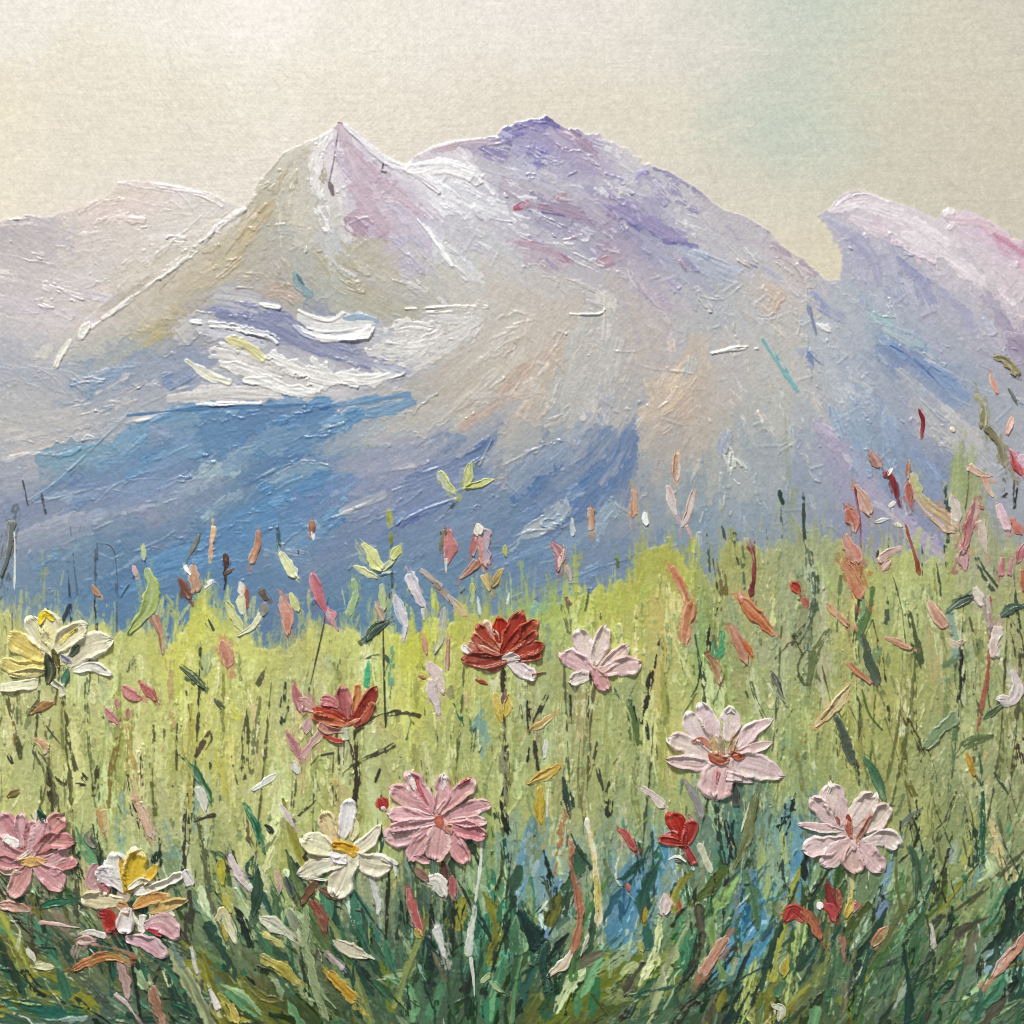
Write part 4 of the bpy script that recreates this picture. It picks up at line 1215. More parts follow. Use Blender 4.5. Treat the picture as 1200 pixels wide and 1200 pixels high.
255,1076 262,1068 269,1085 276,1104|5.4|dcd8b6/c4b86c/ecead4|l|petal
262,1083 266,1102|2.6|c0ae52/a8983c|l|petal
309,1077 325,1085 341,1099|6.4|c4c4a8/a8ac8c/dcdcc8|l|petal
309,1094 326,1103|3.4|d8ce7e/c4b860|t|petal
339,1066 346,1088|5|8c9476/70785c/a8ae90|l|leaf
394,1103 410,1112 427,1119|6.6|c8c0a2/b0a888/dcd8c4|l|petal
425,1117 440,1124|2.2|d4d0b4/c0bc9c|t|petal
308,1122 330,1135 347,1152|7|b8ac54/a09440/d0c888|b|petal
384,1138 400,1155 418,1173|6.6|d0b04a/b89434/e4d088|b|petal
387,1118 402,1133|4.4|b09c98/98847c|b|petal
270,1003 280,1025 292,1043|4.6|d0bcb8/b8a4a4/e4d8d4|l|petal
292,1036 304,1056|2.8|e0e0dc/c4c8c4|t|petal
324,1022 328,1044|4.6|c08a8a/a87474/d8b0ac|l|bud
334,1028 343,1050|4.2|2c3834/1f2a28|l|leaf
365,1056 378,1074 381,1090|5.6|964c40/7c3830/b47464|l|bud
373,1032 362,1045 354,1056|5.6|583828/6c4c34|l|leaf
378,1042 396,1050|6|6a4e36/543c28/846a50|l|leaf
435,1028 441,1050 445,1070|3.8|ccc8c2/b0b0ac/e4e0dc|b|petal
258,1008 262,1035|5|c4be4e/aca83c/d8d484|l|petal
263,1048 270,1068|5|b8b452/a09c40|l|petal
247,1158 257,1182|3.8|dcd6ca/c4bcb0/ecE8e0|b|petal
270,1176 279,1198|4.4|c8b862/b0a04c|b|petal
358,1062 360,1108 368,1150 382,1195|5.4|8a9a6a/7a8c5c/a4b084|b|stem
302,1018 302,1042 297,1072|4.8|2c4634/203828/48604c|l|leaf
288,946 300,965 304,986|3.8|2d7050/205a40|l|leaf
119,1070 127,1072 132,1088|7|b84236/9c2c24/d47c6c|p|bud
91,1095 108,1092 124,1097|3|e8dad4/d4b8b0|b|petal
93,1102 110,1102|5|cc9c94/b88478/dcb8b0|l|petal
86,1136 105,1126 128,1120 147,1126|5.6|c87048/a89840/d8946c|l|bud
46,1080 70,1083 94,1087|2.4|d8b6aa/c4988c|t|petal
2,1060 20,1062 34,1066|6|c89686/b07c68/dcb8a8|l|petal
51,1062 65,1058 80,1055|5|2f6a4c/205440/5a8c70|l|leaf
33,1112 42,1126|3.4|d6d8ba/c0c4a0|l|petal
42,1132 62,1133|4.4|d0d0a2/b8bc88|l|petal
140,1128 148,1150 150,1168|5.4|b08e88/94746c/c8acA4|l|bud
134,1164 148,1175 160,1192|3|c8aaa4/b08e88|t|bud
178,1158 184,1178 192,1204|6.4|a87e68/906850/c09c88|b|bud
224,1108 232,1142|2.6|c8c8b6/a8ac9c|b|petal
905,1178 916,1182 912,1196|4.6|c8ccb0/acb494/dcdec8|l|petal
108,975 104,982 112,992|5.2|2e2e2a/40403a|l|leaf
118,950 122,972|5|cca46c/b89058/e0ccaa|b|bud
1045,595 1052,622|1.2|b0a0a0/908080|t|grass
1165,420 1178,424 1191,440|5|8a8058/6c6440/a49c78|b|leaf
1143,461 1153,478 1152,502|4.8|8c8a62/70704a/aca884|b|leaf
1154,500 1170,520 1179,548|4.8|847e60/6a664a/a09a80|b|leaf
1160,440 1168,460|3.6|d0a08c/c08870/e0c0b0|l|bud
1182,455 1192,475|2.4|3c4840/505c50|l|leaf
1180,508 1186,490|4|d49880/e0b8ac|l|bud
1114,502 1118,505|3|d8d0b4/c8bc9c|l|petal
1077,480 1082,495 1079,512|2.6|9c3c44/84282f|l|bud
690,1096 680,1120|2|c8c0ac/b0a894|t|petal
600,1200 605,1150 612,1120|3|5c8c5c/4a7a4c|t|grass
575,1150 588,1160|4|8aa470/a8b88c|l|leaf
565,1150 572,1142|4.6|b0c088/98ac70|l|leaf
'''
# ------------------------------------------------------------------ the eleven big flowers: first line kind label, then petals
FLOWERS = [
('big pale yellow flower with cream petals at the far left edge of the meadow', '66,775|20|d6d29a', '''
52,778 28,783 4,776|5.6|dcce78/cfc070/ece4b0|p
54,770 34,760 15,748|7.4|e0d078/d4c068/f0e6b0|p
58,766 48,746 37,728|7.6|dcd4aa/ccc490/f2ecd8|p
66,760 60,742 56,722|8|e2da9a/d8d0b0/f2ecd0|p
48,730 54,719 64,725|4.6|f0dc40/e8d030/f4e880|l
68,760 82,746 96,737|7.4|dcd2a6/ccc4a0/f0e8c8|p
70,754 80,745 92,736|2.6|f0e062/e4d450/f4ea90|t
84,774 105,758 124,752|8.8|d6ceac/c4bc98/ece6d4|p
88,786 108,781 130,790|6|e6e0d2/d4d0bc/f4f0e8|l
52,786 35,788 14,790|5.8|dcd088/ccc47c/ece4b8|l
44,800 25,803 2,806|5.6|dad6ae/ccc89c/eae6cc|b
56,768 60,784 57,799|6|4a4f38/3a3f2c/6a6e50|l
63,761 70,782|3.4|22302a/9a8030|l
93,757 84,768|3.6|34432c/4a5a40|l
80,784 75,802|4.4|3c6a58/2c5444/6a9080|l
73,769 82,775|4|b0b0c2/9c9cb4|l
62,799 70,806 73,816|4|d2d2b0/bcc098|b'''),
('vivid red flower standing highest in the middle of the meadow', '590,765|17|a84c38', '''
590,764 578,745 569,729|3.6|d8ae98/c08870/ecd8cc|p
588,766 572,752 560,734|5|a24030/b46450/c88c78|p
586,766 568,758 554,744|4.2|b4624e/9c4838/d09c88|p
586,768 566,763 549,755|4|c0846e/a86450/dcb4a0|p
587,748 586,738 585,728|8.4|b22c1c/9c2418/cc5c48|l
590,762 600,742 609,722|7|a63a2e/942c20/cc7c68|p
593,764 608,746 625,731|7|ac3e2c/983020/d07c64|p
597,767 615,762 633,757|6.2|ac4430/983424/cc7860|p
596,764 614,752 629,742|3.4|b0503c/983828/d89c88|p
605,773 620,771 633,768|3.6|a04432/883424/c0745c|p
543,757 553,766|3.8|e8e0dc/d8ccc8/f4f0ec|l
592,771 570,774 547,773|7|a04a3c/8c3a2c/c4806c|p
592,778 577,785 566,780|3.4|b46450/9c4c3c|l
580,745 574,733|2|e2cabc/d0ac9c|l
590,771 599,769 608,771|5.4|d4bcbe/c0a4a8/e6d8d8|l
598,776 612,785 625,793|6|d0bec2/bca8ae/e4dadc|p
623,791 640,787|1.7|b88060/c89c78|t'''),
('pale pink flower just right of the red one, petals opened like a fan', '697,780|16|c8b4a0', '''
690,773 685,757 679,743|7|d8bebA/c8aaa6/eadcd6|p
697,775 703,756 709,739|7|dac0ba/c8aca4/ecdcd6|p
704,785 720,771 734,759|5.6|d6b6ae/c49c94/ead4cc|p
706,787 725,782 745,778|7|ceA8a4/bc9490/e6ccc4|p
693,786 678,775 662,767|7.4|d2aab0/c4949c/e6ccd0|p
691,791 680,794 671,797|6|d8c6be/c0aca0/ece0d8|p
696,787 703,796 709,804|6.8|c88e94/b47a80/deb4b4|p
692,786 692,801|1.5|2c2420/403430|l'''),
('small orange red flower with spread narrow petals on a dark stem', '405,845|11|b06850', '''
395,826 388,822 379,820|4.8|bc6e72/a8585c/d49c9c|p
406,842 404,823 402,807|5.2|b06264/9c4c50/c88c88|p
414,838 418,820 419,802|3.4|d49262/c07c48/e4b48c|p
414,845 427,826 439,809|5.6|a44638/8e3428/d08c74|p
416,850 429,840 438,824|3.2|b4523e/9c4030/d08c70|p
403,843 388,835 371,832|5|b04e3a/9a3c2a/cc8060|p
402,849 385,843 369,838|4.6|c46a48/b0583a/d89c78|p
402,856 386,855 374,849|3.6|bc7c70/a46458/dcaca0|p
402,868 391,867 379,861|4.6|b04a38/983c2c/cc8068|l
405,851 413,847 422,842|3.6|cc8464/b46c4c/e0b08c|l
404,853 405,867|3.6|a8b48e/c0c8a8|b'''),
('large pale pink flower with an orange red heart in the right half', '850,885|22|c8aaa0', '''
843,868 833,846 822,828|7|dcc2c2/ccaeb0/f0e2de|p
829,870 816,856 808,838|7.2|dac4c2/c8b0ae/f0e4e0|p
835,890 812,876 788,867|7.6|d4beb6/c0a8a0/eadcd4|p
830,895 808,895 786,891|8.2|d2b4b2/bea09c/ecd8d2|l
853,864 857,847 855,832|7|d8beba/c4a8a4/eee0da|p
851,834 856,830 860,834|4.2|ece4dc/e0d4c8/f6f2ec|l
866,873 880,856 900,845|8|d8bab8/c8a4a4/efdcd8|l
867,879 885,876 903,870|6.4|d6bab2/c4a49c/eadad2|l
852,890 880,896 910,906|13|d2b4b2/c2a2a2/e6d2ce|l
847,896 842,910 840,924|13|d8b2b2/c49896/ecd4d0|p
868,912 850,908 880,916|6|d0b0b0/bc9c9c|l
811,868 822,866 832,878|4.6|c07c6c/a85c4c/dca898|l
833,860 836,872 839,882|5|b88e66/a0784c/d0b090|l
843,862 847,882|4|a09274/8a7c5c|l
863,858 855,882|5.4|b89478/a07c5c/d0b8a0|l
832,884 842,890 852,890|6|b86c54/a0543c/d09880|l
857,881 865,886 871,886|5|bc644c/a44c34/d08c74|l
842,903 838,922|2.2|c87a82/b46068|t
860,917 862,944|4.6|1d1d1b/2c302c/54544c|b'''),
('bright pink many petalled flower with thick ridges low in the centre', '515,960|24|c89090', '''
500,952 480,938 461,926|7.6|cc909a/bc7c88/e2bcc0|p
507,948 493,930 480,909|7.6|d094a2/c08090/e6c4c8|p
486,924 483,915 480,907|4|ece0da/dcc8c4/f6f0ec|l
487,909 492,925 502,942|2.8|c0586a/a84458/d48c98|t
505,957 485,955 459,953|6|d29ea6/c08890/e8c8ca|p
507,963 485,966 463,970|6.6|d2a0a4/c08a90/e8caca|p
497,974 475,980 456,980|7|cc9aa2/b88890/e2c0c2|p
512,950 518,932 520,911|6|d09aa0/be868c/e6c6c6|p
519,924 520,915 521,907|4.2|e8dcd8/d8c8c0/f4eeea|l
517,950 534,934 552,916|6.8|ca9496/b88082/e2bebc|p
538,920 552,911|2.8|ba464a/a03438/d48484|l
530,954 550,948 570,943|6.8|ca949a/b88088/e4c0c0|p
530,962 548,962 566,962|4.6|d2a2a2/c08c8c/e8cccc|p
530,968 548,972 564,977|7.2|c6808c/b46c78/deacb0|p
503,974 491,990 482,1003|7.2|c28c92/ae787e/dcb4b4|p
528,977 535,992 545,1007|7.2|cc8e8e/b87a7c/e4b8b4|p
516,968 513,985 511,1000|11|cc9c9a/ba8886/e6c8c2|p
486,1004 502,1009|5|c68e94/b07880/dcb4b4|l
538,985 545,990|4|c8989c/b08488|l
512,957 515,966 520,971|5.4|b85a4e/9c443c/d08878|l
524,968 528,975|5.4|d09282/b87a6c/e2b4a8|l'''),
('pale pink rosette flower with a thin yellow stem near the right edge', '997,972|22|c8aea4', '''
983,962 979,942 974,925|9.4|d8bab6/c6a4a2/f0e0da|p
976,962 966,950 954,939|7.8|d2b4b0/c0a09c/ead6d0|p
968,935 972,922 973,915|2.6|e8d8cc/d8c4b8|t
986,973 960,970 937,966|6.4|d2b2ae/c29c9a/ecd8d2|l
986,984 968,990 948,994|7.8|d2b2b0/c09c9c/ecd8d2|p
996,988 982,998 968,1009|8.4|d2b0ac/c09a98/ecd6d0|p
1000,990 998,1004 1003,1017|7.4|c8a49a/b48e86/dcc0b6|p
1006,988 1018,1003 1029,1016|8.6|ceA8a8/bc9494/ead0cc|p
1000,962 1009,946 1020,934|8.8|dccabe/ccb4a8/efe4da|p
1014,970 1028,957 1037,947|8.4|d2bcb0/bea498/eadcd2|p
1016,986 1035,980 1050,988|7|d0bab2/baa29c/ece0da|p
994,955 997,980|4.4|bc7c6c/a85a4c/d4a898|l
992,955 996,960|3|b04438/9c3428|l
1020,955 1012,970 1003,986|4.4|b87e6a/a06654/d0a494|l
979,957 983,964|2.8|b05a52/984840/d0a098|l
998,985 1000,995|4|d0aaa4/bc9490|l'''),
('cream daffodil like flower with a deep yellow centre', '412,1002|18|c8c0a0', '''
377,950 381,968 390,984|4|e4deb4/d0c898/f0ecd4|l
393,986 386,970 381,955|6.6|dcc490/ccb07c/eee0bc|p
412,984 416,972 416,958|4.6|e0d6a0/ccc48c/f0eac8|l
402,978 407,957 409,940|6.4|e0dcdc/c8c4ca/f4f2f0|p
419,996 433,984 444,969|8|dad2b6/c8c0a0/f0ead4|l
415,1004 434,1012 453,1014|8.8|d4ccae/b8b090/f0ead4|p
448,1006 456,1008 466,1012|3.4|d8d8ca/c0c0a8/ecece0|l
462,1012 464,1026|3|d4d4c8/b8b8a4|l
412,1006 404,1024 396,1042|10|d6ceae/c2b898/f2ecd8|p
402,1009 380,1014 354,1023|7.4|d2cab0/b0a484/ece6d4|p
362,1028 384,1031|2.6|e8e0cc/d4c8b0|t
394,998 376,990 360,984|8|dad6ae/c8c294/eeead2|p
388,1000 398,1006 405,1009|5.4|dcd4d4/ccc4c8/ece8e8|l
390,990 404,992 418,1000|6.6|d6a428/c08c18/e0b850|b'''),
('dusty pink flower with an ochre centre cut by the left edge', '38,1000|26|b88080', '''
23,990 12,972 4,959|8|c88a96/b67682/deb4b8|p
28,988 27,970 26,957|5.4|ca98a0/b88890/e0bcc0|p
35,995 36,975 37,964|4.6|c08088/ac6c74/d8acac|p
57,980 63,968 69,961|8|c68884/b2746e/dcb0a8|p
38,998 45,980 53,964|7.4|d2a2a8/c08e94/e6c4c6|p
46,994 62,985 83,986|7.6|be7c7c/aa6868/d8a4a0|p
68,1018 78,1012 88,1010|5.4|c68484/b07070/dcacA8|p
54,1008 68,1004 77,997|8.4|ca949e/b8808a/e0b8bc|l
60,1022 72,1020|5|d49c9c/e0bcb4|l
45,1014 58,1025 70,1036|8.4|c88e96/b67a82/e0b4b4|p
33,1018 26,1030 17,1044|8.4|c88e8a/b47a74/e6c4bc|p
22,1002 8,998 -8,988|8.6|c88c92/b47880/dcb0b2|p
24,1012 8,1010 -8,1006|6.6|c4848a/b07078/dcacac|p
24,1022 8,1020 -4,1016|4.8|d0ac94/bc9880/e4ccb8|l
7,981 15,985 23,990|4.6|e4ddd4/d4c8c0/f4f0ec|b
46,950 53,961|4.4|1f4a3a/163a2c/44705c|l
42,950 42,964|2.4|e4dcd0/d0c4b8|l
36,997 28,1003 18,1008|3|ecdccc/d8c0b0|t
24,1009 38,1010 54,1008|5.6|d2a262/bc8c4a/e6c898|l'''),
('white and golden yellow flower with pink petals under it at lower left', '155,1045|22|c0a890', '''
124,1010 128,1018 133,1026|5.2|dcdce0/c8c8d0/ecECee|l
150,1004 158,996 163,1002|4|e0dcd2/d0ccc4/f0eee8|l
117,1016 108,1030 116,1046|7.4|b07e86/9c6870/c8a0a4|b
118,1046 128,1040|5.4|b4747c/984c58|l
145,1040 131,1027 118,1022|6|d6cccA/c0b0b8/ecE6e4|p
147,1040 140,1022 136,1004|6.6|dad6cc/c8c4bc/f0eee8|p
148,1036 145,1020 142,1005|3.8|dab84a/c8a438/e8d48c|l
152,1040 157,1022 164,1003|8|dec040/ccac30/f2eAd4|p
170,1034 177,1025 183,1014|4.6|dcba40/c8a430/ecE0a8|l
152,1040 166,1032 180,1034|4|e4dcc4/d4c8a4|l
141,1056 121,1055 102,1052|6.2|dacea0/c8b88c/ecE6c8|p
140,1060 150,1066|5.4|d0a274/bc8c5c/e0c4a4|l
158,1062 175,1053 197,1049|6.6|d2a46a/c09050/e6ccA4|l
158,1046 188,1037 216,1024|4.2|e8e2d4/d8c8a0/f6f4ee|b
217,1020 224,1036|5.2|dcd8d2/c8c0b8/eeeae4|b
178,1068 200,1060 217,1055|6.4|d2b272/bc9c58/e8d8b0|l
198,1066 205,1073|2.4|e8e0cc/d4c8ac|t
150,1068 148,1087|6|dcd2ca/c8b8b0/eee8e2|p
168,1072 166,1092|4|e6dfd2/d4ccb8/f4f0e8|b
174,1083 190,1080 207,1094|6.8|cc98a2/b88490/e2c0c4|p
174,1088 190,1096|3|c84e62/b03c50/dc8c98|t
152,1100 172,1104 192,1118|5.4|cc9caA/b88896/e4c4cc|p'''),
('half open deep red flower bud among the blue patches', '798,985|9|a85048', '''
797,984 789,979 780,978|6.6|bc6c74/a8585f/d49ca0|l
800,988 795,971 787,956|7|b4281c/9c1f14/cc5c4c|p
802,989 808,976 811,964|6|b2423a/9c322a/cc7c70|p
800,988 788,986 774,983|3.8|b44234/9c3024/cc7868|p
803,992 808,1001 813,1012|5|b45854/9c4440/d08c84|b
783,1007 794,1003 804,1010|1.8|e8e4da/d4ccbc|l
790,1008 798,1009|2.2|384038/505850|l
806,954 812,960|3.4|8c766c/6c5c54|l
811,1014 813,1020|2|ece8e0/dcd4c8|l'''),
]
# broken colour rubbed over the mountain passages and the grass: area | colours | how many | width | length
BREAK = [
('587,155 640,138 700,160 780,196 860,250 905,290 880,310 780,262 680,230 600,200', '8a82ae 9c90b8 d8d6da ccccd4 7a72a8 b8b0c4 e0dee0', 260, (1.2, 4.5), (6, 26)),
('600,225 720,235 820,310 790,360 640,310', 'a07aa8 b892b2 d8d8e0 8a92b8 c8ccd4 9488b6', 160, (1, 3.6), (8, 30)),
('478,200 590,180 640,250 600,320 540,300', 'f0f0f2 e4e4e8 cacad2 d8d6dc bcb8c4', 170, (1, 4), (6, 28)),
('385,165 420,170 500,250 490,300 420,300 390,240', 'b49cba cab8d2 a890b4 dcd2de c8c4cc 9c88ac', 150, (1, 4), (6, 24)),
('200,350 300,225 380,165 380,330 260,345', 'b8a888 c8b898 a89c88 b4b0a0 d4ccb8 a09478', 170, (1.2, 4.5), (8, 34)),
('380,290 520,300 560,355 400,355', 'c0bca4 a8a488 d0ccbe b0b0b4 c8c4cc', 110, (1, 3.6), (8, 28)),
('540,350 720,340 760,500 580,500', 'ccc4b8 bcb6ae d4bea4 aeb0ac dcd4cc c0a898', 200, (1.2, 5), (8, 40)),
('720,330 880,300 960,340 960,500 760,510', 'ccc0b8 b8bcbe acb4ba d8ccc2 a2b0b8 d6c0a8', 260, (1.2, 4.5), (6, 34)),
('120,480 480,470 480,560 300,680 120,700 20,640', '5f90c4 7aa4cc 8aa8be 5784b8 a0b4c4 8c98c0 4a7ab4', 260, (1.2, 5), (10, 48)),
('0,420 200,430 300,470 0,560', 'c0bab4 a8acb8 d0c8c0 b4b4bc 98a8c0', 110, (1, 4), (10, 44)),
('440,540 740,520 720,700 440,680', '5c82ba 7a98c0 94a8b8 6a88b4 a4b0b8 8090bc', 190, (1.2, 4.6), (10, 44)),
('760,520 960,480 960,660 760,660', 'a4b0b4 8ea6b8 b8bcb8 7c9ab8 c4c4bc', 150, (1.2, 4.4), (10, 40)),
('950,350 1140,420 1180,560 1080,660 960,520', '8fa6c8 a4b4c8 8494bc b4bcc4 a098bc c4c4c4', 190, (1.2, 4.4), (10, 40)),
('1000,235 1200,285 1200,390 1090,330 1010,280', 'd8cad4 e6dce2 c8b4c8 d0c4cc dcc0d4', 150, (1, 4), (6, 24)),
('975,265 1110,340 1180,400 1010,360', 'a8a8c2 b8b8ca 9498ba 8c90b8 c4c4d0', 130, (1.2, 4), (8, 30)),
('0,260 140,220 270,245 120,350 0,420', 'dccec6 d4c8c4 ccc0c0 e4dad2 c4bcbe', 110, (1.2, 5), (10, 44)),
]
GBREAK = [
('0,740 330,760 560,730 560,940 0,960', 'd8dca0 ccd088 e0e2b4 8a9450 7c8848 b0b86c a4a85c 5c6840 c4c878 d8d490', 900, (.9, 3.2), (10, 46)),
('560,730 880,660 940,650 940,960 560,960', 'c4cc80 d4d8a0 8c9c58 7a8c50 a8b86c 5c7048 9cb070 6c9468 c8c070', 800, (.9, 3.2), (10, 46)),
('880,660 1200,650 1200,1000 900,980', 'b8bc78 c8cc90 8a9858 6c7c48 a0a860 4c5c40 90a068 b0ac60 7c9068', 800, (.9, 3.2), (10, 44)),
('0,960 560,950 560,1110 0,1080', 'a8b478 c4cc94 7c8c58 5c6c48 90a068 445038 8a8450 6c8458 3c5844', 560, (.9, 3.4), (10, 44)),
('560,960 1200,980 1200,1110 560,1110', '9cac70 b8c490 6c8858 4c6848 7c9c78 34503c 5c8c88 6c9cb0 86a088', 640, (.9, 3.6), (10, 44)),
('0,1080 1200,1090 1200,1230 0,1230', '7c8c60 a0ac80 5c7450 3c5840 6c7c34 2c4434 4c7c5c 8c8c48 54685c 90a078', 900, (.9, 3.6), (12, 50)),
]

# thick white snow and other last, stiffest knife marks of the mountains
LAST = '''
400,152 408,176 421,206 441,241 456,264|9|b9a4be/c9b8ce|h.4,g.5
406,166 431,196 461,226 488,247|8|c4b2ca/b49cba|h.4,g.6
411,216 431,241 451,269|9|b198b6/bfa9c4|h.4,g.5
460,240 485,262 505,292|7|bdb0c8/c8c2d0|h.4,g.6
969,256 990,270 1007,300 1012,326|6|a7a6c0/b4b2ca|h.4,g.4
1000,276 1022,301 1030,332|7|afaec8/9c9cba|h.4,g.4
1052,303 1078,329 1093,353|6|9496bc/a4a4c4|h.4,g.4
1104,345 1130,366 1142,388|7|a0a2be/b0b0c8|h.4,g.4
975,247 1010,241 1060,257 1110,286|7|dccfd8/e8dee4|h.5,g.5
1110,256 1150,263 1195,287|8|dccad8/d8bcd2|h.5,g.5
1060,276 1110,301 1150,331|9|ddd2da/e4dae0|h.5,g.5
1165,275 1185,288 1205,302|4|c884b8/d4a0c8|h.4,g.7
225,377 252,381 282,386 312,393 326,401|4|f4f4f2/d8dce2|h1.3,r.9,g.7,d-.7
222,384 250,390 280,396 310,404|5|b8bac6/c4c4cc|h.4,g.7,d-.5
232,386 262,390 296,398|4|c9c8ce/b8bac8
252,414 280,421 306,432 330,441|11|dad7d2/cbc8c6|h.8,r.6,g.8,d-1
262,428 290,436 318,446|7|e6e4e0/d4d2d0|h.8,r.6
268,398 286,404 300,413 310,422|5.6|dcd89c/bcb474|h1.4,r.9
219,423 234,433 250,443 270,449|4.6|ebe9d0/d8d6c4|h1.1,r.7
318,418 345,431 370,440 397,446 418,444|11|e9e7e3/d8d6d4|h1,r1.1,s1,g.7
398,440 432,444 474,432|8.5|e6e4e0/d4d2ce|h1,r1,s1
425,395 470,392 520,378 562,372|9|cbc9c6/c0bebc|h.4,g.8,d-.9
430,412 475,412 520,396 556,380|11|d6d3cf/c8c6c4|h.5,r.5,g.8,d-.9
440,430 480,428 520,410 548,388|9|d2cfcb/c6c4c2|h.5,g.8,d-.6
452,386 480,380 505,384|7|e2e0dc/d6d4d2|h.7,r.6,g.8,d-.4
455,402 490,404 518,392|5|e6e4e0/d8d6d4|h.8,r.6,g.8,d-.2
505,372 535,374 556,382|5|c2c0be/d0cecc|h.4,g.8,d-.3
200,467 260,461 326,463|9|d2cecc/c2bebc|h.6
288,446 314,449 340,458 368,461|5|edebe7/dcdad6|h1.2,r.7
230,474 262,474 306,473|2.4|f4f2f0|h1.3,r.7,d-.6
352,372 380,380 434,375|10|d9d8d6/c8caca|h.6
404,373 425,371 442,376|4|8ca6c0|h.6
346,383 360,392 382,397 402,396 420,394 435,386|5|faf8f4/e4e4e2|h1.7,r1.2,s1
350,364 366,371 386,376 404,367|2.2|f0eee8|h1.3,r.6
360,385 384,389 432,383|1.6|eceae6|h1.4,r.6
305,357 328,361|2.4|f4f2ee|h1.4,r.6
335,374 365,400 400,416 440,428 480,436|4.5|9aa0ba/8c94b4|h.3,a.7,g.6,d-.8
440,428 480,436 510,428|3|b0b2c0|h.3,d-.2
475,362 500,361 532,359 572,360|1.5|f0eeea|h1.3,r.5,d-.5
404,147 425,166 450,187 490,207 515,226|3.6|eae6ea/d8d2da|h1.2,r.8
388,154 375,180 371,210 375,238 386,270|6.5|e6e2e2/d8d4d0|h.8,r.5,g.7,d-.8
287,246 262,263 240,285 226,294 205,312 187,326|4|efece8/d0ccc4|h1.3,r.8,g.8,d-.5
187,326 165,342 140,360 120,374 98,392|2.6|e4e0da|h1.1,r.7,d-.1
104,380 95,396|4|eceadf|h1.3,r.6
82,400 72,415 66,430|4|eceadc|h1.4,r.6
150,487 200,482 250,478 310,476 360,474|2.4|3f70ac/5a88bc|h.5,a.8
390,476 440,468 480,462|5|6d9ac6/5f8cbe|h.5,a.8
490,258 502,272 517,292 530,312|2.6|eaecec|h.9,r.5,d-.4
480,200 520,194 555,204|8|f2f0f0/e2e0e4|h.9,r.5
668,368 702,368 708,363|1.8|f2f0ea|h1.4,r.6,d-.6
834,414 850,411 868,408 888,408|2.1|f4f2ee|h1.5,r.8,d-.7
893,397 908,418 922,440 934,458|4|549fa8/78b4bc|h.6,d-.4
975,244 990,229 1010,224 1042,236|3|e6dae0|h.6,r.4,d-.5
1106,252 1111,243 1117,250|3|e8dee4|h.7,r.4
'''
STEMS = '''
590,782 590,812 591,860 593,930 596,1010|1.7|2e281e
697,800 692,850 688,920 684,980|1.6|5a5638
75,815 79,870 84,940 88,1010 92,1080|1.7|4a4e2c
407,860 417,900 417,950 414,980|1.9|382e22
861,935 856,985 850,1040 846,1100|2.2|1d2420
998,1015 997,1060 1000,1110 996,1170|1.4|8c7c40
517,1005 519,1050 523,1110 526,1180|2|26281f
402,1045 397,1090 404,1140|1.8|3a3a26
38,1040 37,1080 42,1130|2|4a3c2c
152,1085 155,1120 160,1160 168,1205|1.9|1c1e18
800,1010 806,1050 812,1110|1.8|2a3a2a
1130,700 1126,760 1122,840 1112,940|1.3|4a4a30
1180,720 1176,800 1170,880 1150,1000|1.4|4c5034
1160,700 1160,745 1157,790 1149,835|2|9a5644
1196,760 1190,860 1180,960|1.6|4a4830
1075,720 1070,800 1058,880 1040,960|1.4|54603a
1030,770 1022,860 1016,930|1.2|5a6238
915,720 912,800 905,880|1.2|545c38
765,850 760,920 752,1000|1.4|3c4430
318,800 312,870 304,950 296,1030|1.4|4a4c30
235,760 232,850 226,940 218,1040|1.5|3c3c2a
112,640 112,720 116,800|.9|3a4448
545,760 540,840 532,930|1.1|586038
660,760 664,850 668,930|1.2|4c5438
500,900 506,980 510,1060|1.3|3c442e
'''
# ------------------------------------------------------------------ assemble the paint film
def ctl(s): return [[float(v) for v in q.split(',')] for q in s.split()]
skyF, sb = field(ctl(SKYC), 36)
mtnF, _ = field(ctl(MTNC), 12)
meaF, _ = field(ctl(MEAC), 19)
def trim(f, sat, gain):
    g = f.mean(-1, keepdims=True); return (g+(f-g)*sat)*gain
mtnF = trim(mtnF, .92, 1.0)
ws = np.linspace(X0, X1, mtnF.shape[1])[None, :, None]; hs_ = np.linspace(X0, X1, mtnF.shape[0])[:, None, None]
kL = np.clip((260-ws)/120, 0, 1)*np.clip((430-hs_)/60, 0, 1)
mtnF = mtnF+kL*np.array([2, 0, -6], F); meaF = trim(meaF, .86, 1.07)
def angf(s):
    return field([[q[0], q[1], math.cos(2*math.radians(q[2])), math.sin(2*math.radians(q[2]))] for q in ctl(s)], 40)[0]
mangF, gangF = angf(MANG), angf(GANG)
def ang(f, x, y):
    v = up(f, sb, np.array([x], F), np.array([y], F))[0]; return .5*math.atan2(v[1], v[0])
def colat(f, x, y): return up(f, sb, np.array([x], F), np.array([y], F))[0]

